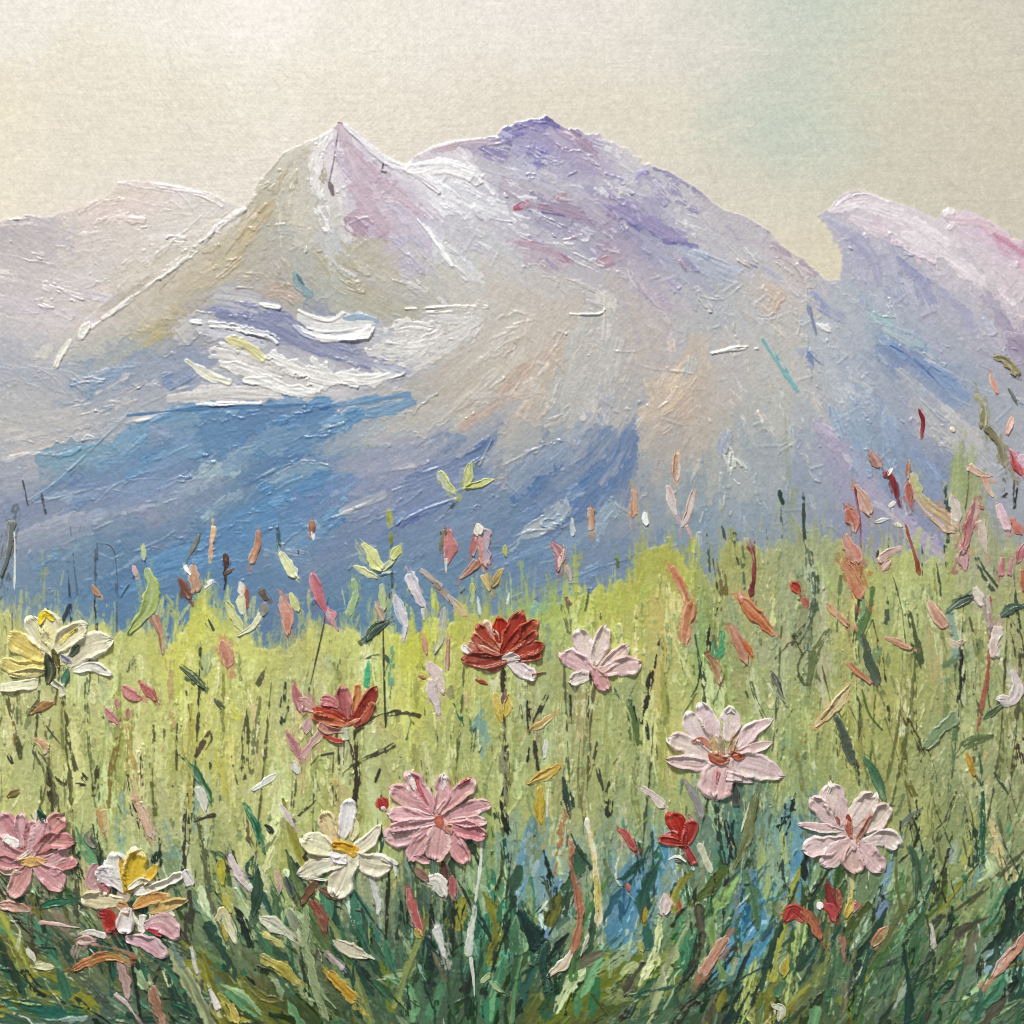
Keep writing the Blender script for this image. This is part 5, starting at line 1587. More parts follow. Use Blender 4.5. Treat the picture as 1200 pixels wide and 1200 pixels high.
pl, pm, pr, pg = P(RIDGE_LEFT), P(RIDGE_MAIN), P(RIDGE_RIGHT), P(MEADOW)
calm = np.clip(.55+.5*full(N25, 1, 33, 44), .15, 1.2)
jx = XX+calm*(1.0*full(N2, 1, 5, 9)+1.3*full(N4, 1, 77, 31)); jy = YY+calm*(.9*full(N2, 1, 300, 200)+1.2*full(N4, 1, 50, 90))
mL, mM, mR = inpoly(pl, jx, jy), inpoly(pm, jx, jy), inpoly(pr, jx, jy)
gy = YY+6*full(N9, 1, 3, 3)+4*samp(NB2, YY*.3, XX*.8)+2*full(N2, 1, 8, 8)
mG = inpoly(pg, XX+2*full(N4), gy)
mM &= ~mG; mL &= ~mM & ~mG; mR &= ~mM & ~mG
def biggest(m):
    lab = np.zeros(m.shape, np.int32); rows = []; par = [0]
    def find(a):
        while par[a] != a: a = par[a]
        return a
    prev = []
    for j in range(m.shape[0]):
        d = np.diff(np.concatenate([[0], m[j].astype(np.int8), [0]])); st = np.nonzero(d == 1)[0]; en = np.nonzero(d == -1)[0]; cur = []
        for a, e in zip(st, en):
            r = None
            for (pa, pe, pid) in prev:
                if pa < e and pe > a:
                    q = find(pid)
                    if r is None: r = q
                    elif q != r: par[q] = r
            if r is None: par.append(len(par)); r = len(par)-1
            cur.append((a, e, r)); lab[j, a:e] = r
        prev = cur
    roots = np.array([find(k) for k in range(len(par))]); lab = roots[lab]
    cnt = np.bincount(lab.ravel()); cnt[0] = 0
    return lab == cnt.argmax()
mG = biggest(mG); mMt0 = mL | mM | mR
mL = biggest(mL & ~mG); mR = biggest(mR & ~mG)
sky0 = biggest(~(mL | mR | mM | mG)); mM = ~(sky0 | mL | mR | mG)
region = np.where(mG, 4, np.where(mM, 2, np.where(mL, 1, np.where(mR, 3, 0))))

# sky: thin, brushed almost level, canvas grain showing through
low = np.clip((np.linspace(X0, X1, skyF.shape[0])[:, None, None]-120)/160, 0, 1)
skyF = skyF*np.array([.988, .99, 1.035], F)+low*np.array([2, 2, 9], F)
C[:] = up(skyF, sb, XX+9*full(N25, 1, 4, 4), YY+5*full(N9, 1, 1, 7))
C += (.6*samp(NB2, XX*.25, YY*1.2)+.5*samp(NB, XX*.5+300, YY*1.1+40)+.8*full(N60))[..., None]
H[:] = .012*samp(NB, XX*.35, YY*1.0)+.03*full(N9)
for i in range(420):
    x, y = rnd.uniform(-60, 1260), rnd.uniform(-60, 330)
    c = colat(skyF, x, y)
    a0 = rnd.uniform(-.14, .14)+(.0 if x < 800 else -.12)
    if x < 440 and x > 240 and y < 130: a0 += .9*rnd.random()
    l = rnd.uniform(25, 80)
    stroke([(x-l*math.cos(a0), y-l*math.sin(a0)), (x, y+rnd.uniform(-2, 2)), (x+l*math.cos(a0), y+l*math.sin(a0))], rnd.uniform(4, 11), c,
           a=rnd.uniform(.2, .5), h=rnd.uniform(.04, .14), streak=.2, rag=.5, flat=.25, dry=rnd.uniform(-.4, .5), vary=3)
Cs, Hs = C.copy(), H.copy()

# mountains: knife work following the slopes
warp = 7
C[:] = up(mtnF, sb, XX+warp*full(N9, 1, 11, 70), YY+warp*full(N9, 1, 400, 30))
H[:] = .25+.25*full(N9)+.15*full(N4, 1, 70, 70)
def wander(x, y, l, af, wob=.12):
    a0 = ang(af, x, y)+rnd.gauss(0, wob)
    if rnd.random() < .5: a0 += math.pi
    b = rnd.gauss(0, .05)*l
    dx, dy = math.cos(a0), math.sin(a0)
    return [(x-dx*l/2, y-dy*l/2), (x-dy*b, y+dx*b), (x+dx*l/2, y+dy*l/2)]
def scatter(n, fld, af, box, keep, wr, lr, ar, hr, ridge, dryr=None, jit=5, wob=.12, reg=(1, 2, 3)):
    k = 0
    while k < n:
        x, y = rnd.uniform(box[0], box[2]), rnd.uniform(box[1], box[3])
        i, j = int((x-X0)/ST), int((y-X0)/ST)
        if not (0 <= i < N and 0 <= j < N): continue
        k += 1
        if region[j, i] not in reg: continue
        c = colat(fld, x, y)+rnd.uniform(-jit, jit)+np.array([rnd.uniform(-jit, jit) for _ in range(3)], F)*.45
        c2 = colat(fld, x+rnd.uniform(-22, 22), y+rnd.uniform(-22, 22))
        w = rnd.uniform(*wr)
        stroke(wander(x, y, rnd.uniform(*lr), af, wob), w, c, a=rnd.uniform(*ar), h=rnd.uniform(*hr), ridge=ridge*rnd.random()**2, col2=c2,
               dry=rnd.uniform(*dryr) if dryr else None, rag=.4, streak=rnd.uniform(.3, .8), vary=3)
MB = (-60, 120, 1260, 780)
scatter(2600, mtnF, mangF, MB, None, (4, 11), (18, 60), (.6, .98), (.2, .55), .6, jit=7)
scatter(1900, mtnF, mangF, MB, None, (2, 5.5), (12, 44), (.4, .85), (.2, .5), .3, (-.7, .3), jit=8)
def smears(n, keep=(1, 2, 3)):      # broad flat pulls of the knife that drag neighbouring colours into each other
    k = 0
    while k < n:
        x, y = rnd.uniform(-60, 1260), rnd.uniform(140, 760)
        jj, ii = int((y-X0)/ST), int((x-X0)/ST)
        if region[jj, ii] not in keep: continue
        k += 1
        w = rnd.uniform(6, 17); l = rnd.uniform(30, 105)
        pts = wander(x, y, l, mangF, .13)
        q = [C[min(N-1, max(0, int((p[1]-X0)/ST))), min(N-1, max(0, int((p[0]-X0)/ST)))].copy() for p in pts]
        stroke(pts, w, q[1]*.5+colat(mtnF, x, y)*.5, a=rnd.uniform(.45, .85), h=rnd.uniform(.1, .3), ridge=rnd.choice([0, 0, 0, .5, .9]), col2=q[0]*.6+q[2]*.4, streak=.45,
               rag=.5, wob=.25, flat=.8, vary=3, side=rnd.choice([-1, 1]))
def parse(s, _n=0):
    for ln in s.strip().splitlines():
        f = ln.strip().split('|')
        if len(f) >= 3: yield f
def run_strokes(txt, defd=None, hs=1.0, flat=.75, dk=0, wk=1):
    for f in parse(txt):
        cs = f[2].split('/'); kw = dict(h=.45*hs, a=.9)
        for o in (f[3].split(',') if len(f) > 3 else []):
            k, v = o[0], float(o[1:])
            kw[{'h': 'h', 'r': 'ridge', 'a': 'a', 'd': 'dry', 's': 'side', 'g': 'rag'}[k]] = v
        if 'side' in kw: kw['side'] = int(kw['side'])
        if 'dry' in kw: kw['dry'] += dk
        hx = [c if len(c) == 6 else c[0]*2+c[1]*2+c[2]*2 for c in cs]
        stroke(P(f[0]), float(f[1])*wk, hexc(hx[0]), col2=hexc(hx[1]) if len(hx) > 1 else None, flat=flat, vary=2, **kw)
H *= .55
smears(560)
run_strokes(MST)
smears(230)
for ln in MST.strip().splitlines():      # frayed drag marks beside each placed stroke
    f = ln.split('|'); pts = P(f[0]); w = float(f[1])
    if w < 3.5: continue
    cs = f[2].split('/')
    for k in range(2 if w < 8 else 4):
        c0 = curve(pts, 5); n = len(c0)
        i0 = rnd.randint(0, max(0, n-3)); i1 = min(n-1, i0+rnd.randint(2, 9))
        off = rnd.choice([-1, 1])*w*rnd.uniform(.55, 1.15); dx, dy = c0[i1]-c0[i0]; dl = math.hypot(dx, dy)+1e-6
        seg = [(p[0]-dy/dl*off, p[1]+dx/dl*off) for p in c0[i0:i1+1]]
        if len(seg) >= 2:
            stroke(seg, w*rnd.uniform(.15, .4), hexc(rnd.choice(cs))+rnd.uniform(-8, 8), a=rnd.uniform(.5, .9), h=rnd.uniform(.4, .9), ridge=rnd.uniform(0, .6), dry=rnd.uniform(-.4, .3), rag=.5, wob=.35, flat=.4)
# a second light pass knits the placed strokes into their neighbours
scatter(220, mtnF, mangF, MB, None, (1.0, 3.2), (10, 34), (.35, .8), (.2, .6), .6, (.1, .8), jit=9)
for i in range(260):      # crumbs and nicks of stiff paint
    x, y = rnd.uniform(0, 1200), rnd.uniform(140, 720); j, k = int((y-X0)/ST), int((x-X0)/ST)
    if region[j, k] in (1, 2, 3):
        c = C[j, k]+rnd.uniform(-14, 26)
        stroke(wander(x, y, rnd.uniform(1.5, 6), mangF, .5), rnd.uniform(.7, 1.5), c, a=.8, h=rnd.uniform(.6, 1.4), flat=.3, rag=.6)
for f in parse(CRE.replace('\n', '|x\n')):
    pts = P(f[0]); hgt = float(f[1])
    base = curve(pts, 4); m = base[len(base)//2]
    j, k = int((m[1]-X0)/ST), int((m[0]-X0)/ST)
    c = C[j, k]*.6+np.array([226, 226, 228], F)*.4  # lightened towards white: a highlight painted along the raised edge
    stroke(pts, .9, c, a=.75, h=hgt*1.0, flat=.2, rag=.7, streak=.2, soft=.6, ends=(.4, .4), dry=-.55, wob=.5)
    off = [(x+1.2, y+2.0) for x, y in pts]
    stroke(off, .8, C[j, k]*.78, a=.35, h=0, flat=.5, rag=.7)  # flat darker line below the edge, its shade painted in
for poly, cols, n, wr, lr in BREAK:
    pp = P(poly); xs = [q[0] for q in pp]; ys = [q[1] for q in pp]; cl = [hexc(q) for q in cols.split()]
    k = 0; n = int(n*.3)
    while k < n:
        x, y = rnd.uniform(min(xs), max(xs)), rnd.uniform(min(ys), max(ys))
        if not inpoly(pp, np.array([[x]]), np.array([[y]]))[0, 0]: continue
        k += 1
        jj, ii = int((y-X0)/ST), int((x-X0)/ST)
        c = rnd.choice(cl); c = c*.62+C[jj, ii]*.38+rnd.uniform(-9, 9)
        stroke(wander(x, y, rnd.uniform(*lr), mangF, .22), rnd.uniform(*wr), c, a=rnd.uniform(.5, .95), h=rnd.uniform(.2, .6), ridge=rnd.choice([0, 0, 0, 0, 1.0]),
               dry=rnd.uniform(-.7, .45), rag=.8, wob=.4, flat=.45, streak=.6)
smears(130)
run_strokes(LAST)
g_ = C.mean(-1, keepdims=True); C[:] = g_+(C-g_)*.87
bl_ = np.clip((C[..., 2]-C[..., 0]-25)/60, 0, 1)
C[..., 1] += 2*bl_; C[..., 2] -= 3*bl_
sat_ = (C.max(-1, keepdims=True)-C.min(-1, keepdims=True))/(C.max(-1, keepdims=True)+1)
C[:] = 255*np.clip(C/255, 0, 1)**(.86+.36*np.clip(sat_*1.6, 0, .6))
Cm, Hm = C.copy(), H.copy()

# meadow: upright scrubbed greens, darker and looser towards the bottom
wv = 6*full(N9, 1, 5, 5)
C[:] = up(meaF, sb, XX+6*full(N4, 1, 8, 3)+wv, YY+22*samp(NB, YY*.1, XX*.6)+10*full(N9))
H[:] = .25+.2*samp(NB, YY*.4, XX*1.0)+.15*full(N4)
GB = (-60, 600, 1260, 1260)
R4 = (4,)
scatter(3000, meaF, gangF, GB, None, (3.5, 10), (30, 95), (.5, .95), (.2, .5), .7, (-1.4, 0), jit=13, wob=.16, reg=R4)
scatter(1500, meaF, gangF, GB, None, (1.2, 4), (20, 75), (.4, .9), (.3, .7), .8, (-.6, .4), jit=22, wob=.2, reg=R4)
run_strokes(GST, flat=.6)
scatter(850, meaF, gangF, GB, None, (1, 4.2), (18, 66), (.4, .85), (.3, .8), .8, (-.4, .6), jit=24, wob=.22, reg=R4)
# long soft upright pulls of paler and darker green, layered over each other
for i in range(430):
    x, y = rnd.uniform(-50, 1250), rnd.uniform(700, 1040)
    if region[int((y-X0)/ST), int((x-X0)/ST)] != 4: continue
    a0 = abs(ang(gangF, x, y)); a0 = (a0 if a0 > .6 else math.pi/2)+rnd.gauss(0, .09); l = rnd.uniform(45, 135); b_ = rnd.gauss(0, .04)*l
    dx, dy = math.cos(a0), math.sin(a0)
    c = colat(meaF, x, y); t_ = rnd.choice([-46, -34, -24, -16, 14, 20, 28, 36])
    c = np.clip(c+t_+np.array([rnd.uniform(-8, 14), rnd.uniform(-4, 8), rnd.uniform(-10, 22) if t_ > 0 else rnd.uniform(-4, 10)], F), 30, 232)
    if rnd.random() < .08: c = hexc(rnd.choice(['c8b878', 'd4c088', 'a8b8a0', '6f9a94', 'd8dcb4', 'b8a468']))
    stroke([(x-dx*l/2, y-dy*l/2), (x-dy*b_, y+dx*b_), (x+dx*l/2, y+dy*l/2)], rnd.uniform(2.2, 8), c, a=rnd.uniform(.5, .9), h=rnd.uniform(.25, .6), ridge=rnd.choice([0, .5, .9]),
           side=rnd.choice([-1, 1]), dry=rnd.uniform(-1.1, .1), rag=.5, wob=.3, flat=.7, ends=(.4, .3), streak=.5)
# loose blades in the deep lower foliage
for i in range(420):
    x, y = rnd.uniform(-60, 1260), 1250-230*rnd.random()**.9
    a0 = ang(gangF, x, y)+rnd.gauss(0, .3); l = rnd.uniform(22, 66); b = rnd.gauss(0, .12)*l
    dx, dy = math.cos(a0), math.sin(a0); c = colat(meaF, x, y)
    d = rnd.choice([-60, -52, -42, -30, -20, 14, 26, 44, 70])
    c = np.clip(c+d+np.array([rnd.uniform(-14, 8), rnd.uniform(-4, 12), rnd.uniform(-12, 12)], F), 18, 235)
    stroke([(x-dx*l/2, y-dy*l/2), (x-dy*b, y+dx*b), (x+dx*l/2, y+dy*l/2)], rnd.uniform(1.3, 5), c, a=.88, h=rnd.uniform(.4, 1.1),
           ridge=rnd.uniform(0, .8), dry=rnd.choice([None, -.4, 0, .2]), ends=(.7, .2), rag=.4)
# short dark flecks and pale ticks among the stems
for i in range(480):
    x = rnd.uniform(-40, 1240); y = rnd.uniform(730, 1060)
    if region[int((y-X0)/ST), int((x-X0)/ST)] != 4: continue
    a0 = ang(gangF, x, y)+rnd.gauss(0, .22); l = rnd.uniform(4, 26)
    c = hexc(rnd.choice(['4a4e34', '34382a', '5c6240', '6a7048', '44503a', 'd6d8a0', 'c6cc88', 'c8a878', '3c5c44', '8a9458', 'd0d4ac']))
    stroke([(x, y), (x+math.cos(a0)*l, y+math.sin(a0)*l)], rnd.uniform(.7, 1.9), c, a=.8, h=rnd.uniform(.5, 1.1), dry=rnd.uniform(-.2, .4), rag=.5, flat=.3)
for poly, cols, n, wr, lr in GBREAK:
    pp = P(poly); xs = [q[0] for q in pp]; ys = [q[1] for q in pp]; cl = [hexc(q) for q in cols.split()]
    k = 0; n = int(n*.5)
    while k < n:
        x, y = rnd.uniform(min(xs), max(xs)), rnd.uniform(min(ys), max(ys))
        if not inpoly(pp, np.array([[x]]), np.array([[y]]))[0, 0]: continue
        k += 1
        jj, ii = int((y-X0)/ST), int((x-X0)/ST)
        c = rnd.choice(cl); c = c*.72+C[jj, ii]*.28+rnd.uniform(-10, 10)
        stroke(wander(x, y, rnd.uniform(*lr)*rnd.choice([.6, 1, 1.4]), gangF, .16), rnd.uniform(*wr), c, a=rnd.uniform(.5, .95), h=rnd.uniform(.4, 1.2), ridge=rnd.choice([0, 0, .6, 1.1]),
               dry=rnd.uniform(-.4, .75), rag=.8, wob=.45, flat=.35, streak=.7, ends=(.6, .4))
g_ = C.mean(-1, keepdims=True); C[:] = g_+(C-g_)*.93
C[:] = 255*np.clip(C/255, 0, 1)**.91
deep = np.clip((YY-930)/160, 0, 1)[..., None]; C[:] = C+deep*.22*(C-112)
Cg, Hg = C.copy(), H.copy()

# lay the passages over one another with a ragged lip of paint where they meet
def soften(m, k=1):
    m = m.astype(F)
    for _ in range(k): m = (m+np.roll(m, 1, 0)+np.roll(m, -1, 0)+np.roll(m, 1, 1)+np.roll(m, -1, 1))/5
    return m
mMt = mL | mM | mR
C[:] = Cs; H[:] = Hs
def over(mask, Cx, Hx, lift, k=1):
    m = soften(mask, k)
    C[:] = C*(1-m[..., None])+Cx*m[..., None]
    lip = np.clip(4*m*(1-m), 0, 1)*np.clip(.3+.6*full(N4, 1, 90, 12), 0, 1.2)*.8
    H[:] = H*(1-m)+(Hx+lift)*m+lip*lift
over(mL | mR, Cm, Hm, .12, 2)
over(mM, Cm, Hm, .3, 1)
over(mG, Cg, Hg, .35, 2)
edge = np.array(P(MEADOW)[:-2], F); ec = curve([tuple(p) for p in edge], 3)
for i in range(1500):      # scrubbed tufts pulled up over the mountain foot
    x, y = ec[rnd.randrange(len(ec))]; x += rnd.uniform(-4, 4); y += rnd.uniform(-2, 16)
    l = rnd.expovariate(1/16.0)+6; a0 = -math.pi/2+rnd.gauss(0, .16)
    c = colat(meaF, float(x), float(min(1200, y+rnd.uniform(8, 40))))+rnd.uniform(-18, 14)
    stroke([(x, y+14), (x+math.cos(a0)*l*.5, y+math.sin(a0)*l*.5), (x+math.cos(a0)*l, y+math.sin(a0)*l)], rnd.uniform(1.5, 5.5), c,
           a=rnd.uniform(.15, .65), h=rnd.uniform(.2, .6), dry=rnd.uniform(-.9, .5), ends=(.9, .35), rag=.5, flat=.4, wob=.35)
for f in parse(STEMS):
    stroke(P(f[0]), float(f[1]), hexc(f[2]), a=.9, h=.9, dry=-.5, rag=.7, wob=.4, flat=.2, ends=(.7, .5))
for i in range(95):      # long thin stems scratched through the grass
    x, y = rnd.uniform(-40, 1240), rnd.uniform(720, 1010)
    if rnd.random() < .3: x, y = rnd.uniform(1000, 1240), rnd.uniform(640, 980)
    if region[int((y-X0)/ST), int((x-X0)/ST)] != 4: continue
    l = rnd.uniform(50, 170); a0 = abs(ang(gangF, x, y)) + rnd.gauss(0, .08)
    if a0 < .5: a0 = math.pi/2
    b_ = rnd.gauss(0, .05)*l; dx, dy = math.cos(a0), math.sin(a0)
    c = hexc(rnd.choice(['2c2e22', '3c4028', '4a4a2c', '585c34', '34402c', '6a6a3c', '2a3a2c', '7c8048', 'd0d49c']))
    stroke([(x, y), (x+dx*l/2-dy*b_, y+dy*l/2+dx*b_), (x+dx*l, y+dy*l)], rnd.uniform(.6, 1.7), c, a=.85, h=rnd.uniform(.4, .9), dry=rnd.uniform(-.7, .25), rag=.7, wob=.4, flat=.2)
for i in range(190):      # broad single pulls: blades and leaves of the foreground
    x, y = rnd.uniform(-40, 1240), 1235-215*rnd.random()**1.1
    a0 = ang(gangF, x, y)+rnd.gauss(0, .3); l = rnd.uniform(30, 95); b_ = rnd.gauss(0, .12)*l; dx, dy = math.cos(a0), math.sin(a0)
    if rnd.random() < .5: dx, dy = -dx, -dy
    c = hexc(rnd.choice(['1c3428', '20443a', '2a5440', '34624a', '3c6848', '2c4430', '24382a', '4c7a54', '5f8a60', '6a6c24', '7c7c30', '56682c', '1a2c26', '3f5a3a', '7c9a6c', '8aa87c', '8c8a3a', 'a8b88c', '5c5c48']))
    stroke([(x, y), (x+dx*l/2-dy*b_, y+dy*l/2+dx*b_), (x+dx*l, y+dy*l)], rnd.uniform(2.6, 7.5), c, a=.95, h=rnd.uniform(.4, .9), ridge=rnd.choice([.5, .9, 1.2]), col2=np.clip(c*rnd.choice([.7, 1.3])+6, 0, 255),
           dry=rnd.choice([None, None, -.8, -.4]), rag=.4, wob=.25, flat=.8, ends=(.75, .15), streak=.7)
for i in range(52):       # tall foreground blades
    x, y = rnd.uniform(-40, 1240), rnd.uniform(1040, 1190)
    a0 = ang(gangF, x, y)*.6+.4*(math.pi/2 if ang(gangF, x, y) > 0 else -math.pi/2)+rnd.gauss(0, .16); l = rnd.uniform(70, 150); b_ = rnd.gauss(0, .08)*l; dx, dy = math.cos(a0), math.sin(a0)
    if dy > 0: dx, dy = -dx, -dy
    c = hexc(rnd.choice(['1c3428', '20443a', '2a5440', '34624a', '24382a', '2c4a34', '4c7a54', '6c8a50', '8a9a58', 'a0a868', '6a6c24', '7c8038', '3a5a30', 'b4c08c']))
    stroke([(x-dx*l/2, y-dy*l/2), (x-dy*b_, y+dx*b_), (x+dx*l/2, y+dy*l/2)], rnd.uniform(2.8, 7.5), c, a=.95, h=rnd.uniform(.5, 1), ridge=rnd.choice([.6, 1, 1.3]), side=rnd.choice([-1, 1]),
           col2=np.clip(c*rnd.choice([.65, 1.35])+6, 0, 255), dry=rnd.choice([None, -.9, -.5]), rag=.4, wob=.25, flat=.8, ends=(.8, .12), streak=.7)
for i in range(200):      # loaded, broken darks and lights in the undergrowth
    x, y = rnd.uniform(-40, 1240), 1230-260*rnd.random()**1.2
    a0 = ang(gangF, x, y)+rnd.gauss(0, .25); l = rnd.uniform(14, 70); b_ = rnd.gauss(0, .1)*l; dx, dy = math.cos(a0), math.sin(a0)
    c = hexc(rnd.choice(['16221a', '1e2c22', '22301f', '142a22', '2c3a24', '243c2c', '30421f', '1a3a2c', '26261c', 'd8dcc4', 'c4ccA0'.lower(), 'a8b878', '8ca45c', '2f6a4c', '4c8c68']))
    stroke([(x, y), (x+dx*l/2-dy*b_, y+dy*l/2+dx*b_), (x+dx*l, y+dy*l)], rnd.uniform(.8, 4.6) if c.max() < 120 else rnd.uniform(.7, 2.2), c, a=.92, h=rnd.uniform(.5, 1.2), ridge=rnd.choice([0, .6, 1]),
           dry=rnd.uniform(-.6, .45), rag=.7, wob=.4, flat=.3, ends=(.6, .3))
run_strokes(DRY, hs=1.6, flat=.25, dk=-.15, wk=1.12)
for f in parse(DABS):     # thin drag of the same paint round every dab
    w = float(f[1])
    if w < 2.6: continue
    pts = P(f[0]); (x0, y0), (x1, y1) = pts[0], pts[-1]; l = math.hypot(x1-x0, y1-y0)+1e-6
    dx, dy = (x1-x0)/l, (y1-y0)/l; cs = f[2].lower().split('/')
    for k in range(2):
        e0, e1 = rnd.uniform(0, .25)*l, rnd.uniform(.05, .45)*l; of = rnd.uniform(-.35, .35)*w
        stroke([(x0-dx*e0-dy*of, y0-dy*e0+dx*of)]+pts[1:-1]+[(x1+dx*e1-dy*of, y1+dy*e1+dx*of)], w*rnd.uniform(.6, 1.1), hexc(rnd.choice(cs[:2])),
               a=rnd.uniform(.35, .75), h=rnd.uniform(.3, .7), dry=rnd.uniform(-.1, .5), rag=.6, flat=.3, wob=.4)
# wet-in-wet smear of the finest grain, and a little tooth everywhere
C *= (1+.012*full(N1, 1, 3, 3)[..., None]+.012*full(N2, 1, 9, 9)[..., None])
sk_ = np.where(region == 0, .25, np.where(region == 4, .9, .45)).astype(F)
H += sk_*(.05*full(N1, 1, 40, 20)+.06*full(N2, 1, 7, 60))
H -= H.min()
for _ in range(1):
    H[1:-1, 1:-1] = H[1:-1, 1:-1]*.6+.1*(H[:-2, 1:-1]+H[2:, 1:-1]+H[1:-1, :-2]+H[1:-1, 2:])
RELIEF = 1.35
H *= RELIEF

# ------------------------------------------------------------------ materials
def paint_material(name, rough=.38, weave=0.0, tooth=.1, spec=.5):
    m = bpy.data.materials.new(name); m.use_nodes = True
    nt = m.node_tree; nd = nt.nodes; lk = nt.links
    b = nd['Principled BSDF']
    at = nd.new('ShaderNodeAttribute'); at.attribute_name = 'pigment'
    tc = nd.new('ShaderNodeTexCoord')
    nz = nd.new('ShaderNodeTexNoise'); nz.inputs['Scale'].default_value = 900; nz.inputs['Detail'].default_value = 4
    lk.new(tc.outputs['Object'], nz.inputs['Vector'])
    mr = nd.new('ShaderNodeMapRange'); mr.inputs['To Min'].default_value = .93; mr.inputs['To Max'].default_value = 1.07
    mr.inputs['From Min'].default_value = .25; mr.inputs['From Max'].default_value = .75
    lk.new(nz.outputs['Fac'], mr.inputs['Value'])
    mx = nd.new('ShaderNodeMix'); mx.data_type = 'RGBA'; mx.blend_type = 'MULTIPLY'; mx.inputs['Factor'].default_value = 1
    lk.new(at.outputs['Color'], mx.inputs['A']); lk.new(mr.outputs['Result'], mx.inputs['B'])
    lk.new(mx.outputs['Result'], b.inputs['Base Color'])
    n2 = nd.new('ShaderNodeTexNoise'); n2.inputs['Scale'].default_value = 60; lk.new(tc.outputs['Object'], n2.inputs['Vector'])
    r2 = nd.new('ShaderNodeMapRange'); r2.inputs['To Min'].default_value = rough-.06; r2.inputs['To Max'].default_value = rough+.12
    lk.new(n2.outputs['Fac'], r2.inputs['Value']); lk.new(r2.outputs['Result'], b.inputs['Roughness'])
    b.inputs['Specular IOR Level'].default_value = spec
    hsum = nz.outputs['Fac']; nrm = None
    if weave:
        prev = None
        for k, (rx, sc) in enumerate(((38, 430), (-52, 430))):
            mp = nd.new('ShaderNodeMapping'); mp.inputs['Rotation'].default_value = (0, math.radians(rx), 0)
            lk.new(tc.outputs['Object'], mp.inputs['Vector'])
            wv_ = nd.new('ShaderNodeTexWave'); wv_.bands_direction = 'X'; wv_.inputs['Scale'].default_value = sc/ (1.0)*.30
            wv_.inputs['Distortion'].default_value = 1.2; wv_.inputs['Detail'].default_value = 1; wv_.inputs['Detail Scale'].default_value = 2
            lk.new(mp.outputs['Vector'], wv_.inputs['Vector'])
            if prev is None: prev = wv_.outputs['Fac']
            else:
                ad = nd.new('ShaderNodeMath'); ad.operation = 'MULTIPLY'
                lk.new(prev, ad.inputs[0]); lk.new(wv_.outputs['Fac'], ad.inputs[1]); prev = ad.outputs[0]
        bw = nd.new('ShaderNodeBump'); bw.inputs['Strength'].default_value = weave; bw.inputs['Distance'].default_value = .0005
        lk.new(prev, bw.inputs['Height']); nrm = bw.outputs['Normal']
    bp = nd.new('ShaderNodeBump'); bp.inputs['Strength'].default_value = tooth; bp.inputs['Distance'].default_value = .0004
    lk.new(hsum, bp.inputs['Height'])
    if nrm is not None: lk.new(nrm, bp.inputs['Normal'])
    lk.new(bp.outputs['Normal'], b.inputs['Normal'])
    return m
M_SKY = paint_material('thin_oil_on_canvas', .25, .035, .03)
M_MTN = paint_material('knifed_oil', .34, .05, .05)
M_GRS = paint_material('scrubbed_oil', .38, .03, .08)
M_IMP = paint_material('impasto_oil', .34, 0, .1)

# ------------------------------------------------------------------ the painting
painting = link(bpy.data.objects.new('oil_painting', None))
painting.empty_display_size = .1
painting['label'] = 'thickly painted oil canvas of pink, red and cream flowers before pale violet and blue mountains'
painting['category'] = 'painting'

def film(name, mask, mat, label):
    fm = mask[:-1, :-1]
    jj, ii = np.nonzero(fm)
    a = jj*N+ii
    q = np.stack([a, a+N, a+N+1, a+1], -1)
    used, inv = np.unique(q.ravel(), return_inverse=True)
    j, i = used//N, used % N
    co = W3(gx[i], gx[j], H[j, i])
    return make_mesh(name, co, inv.reshape(-1, 4), lin(C[j, i]), mat, painting, label)
film('sky', region == 0, M_SKY, 'cream sky with a faint grey green patch, thinly brushed')
film('mountain', region == 1, M_MTN, 'pale rose far mountain at the left')
film('mountain', region == 2, M_MTN, 'big central mountain with violet and snow white peaks and blue lower slopes')
film('mountain', region == 3, M_MTN, 'pink topped mountain with grey violet cliffs at the right')
film('meadow', region == 4, M_GRS, 'yellow green meadow turning dark green at the bottom')

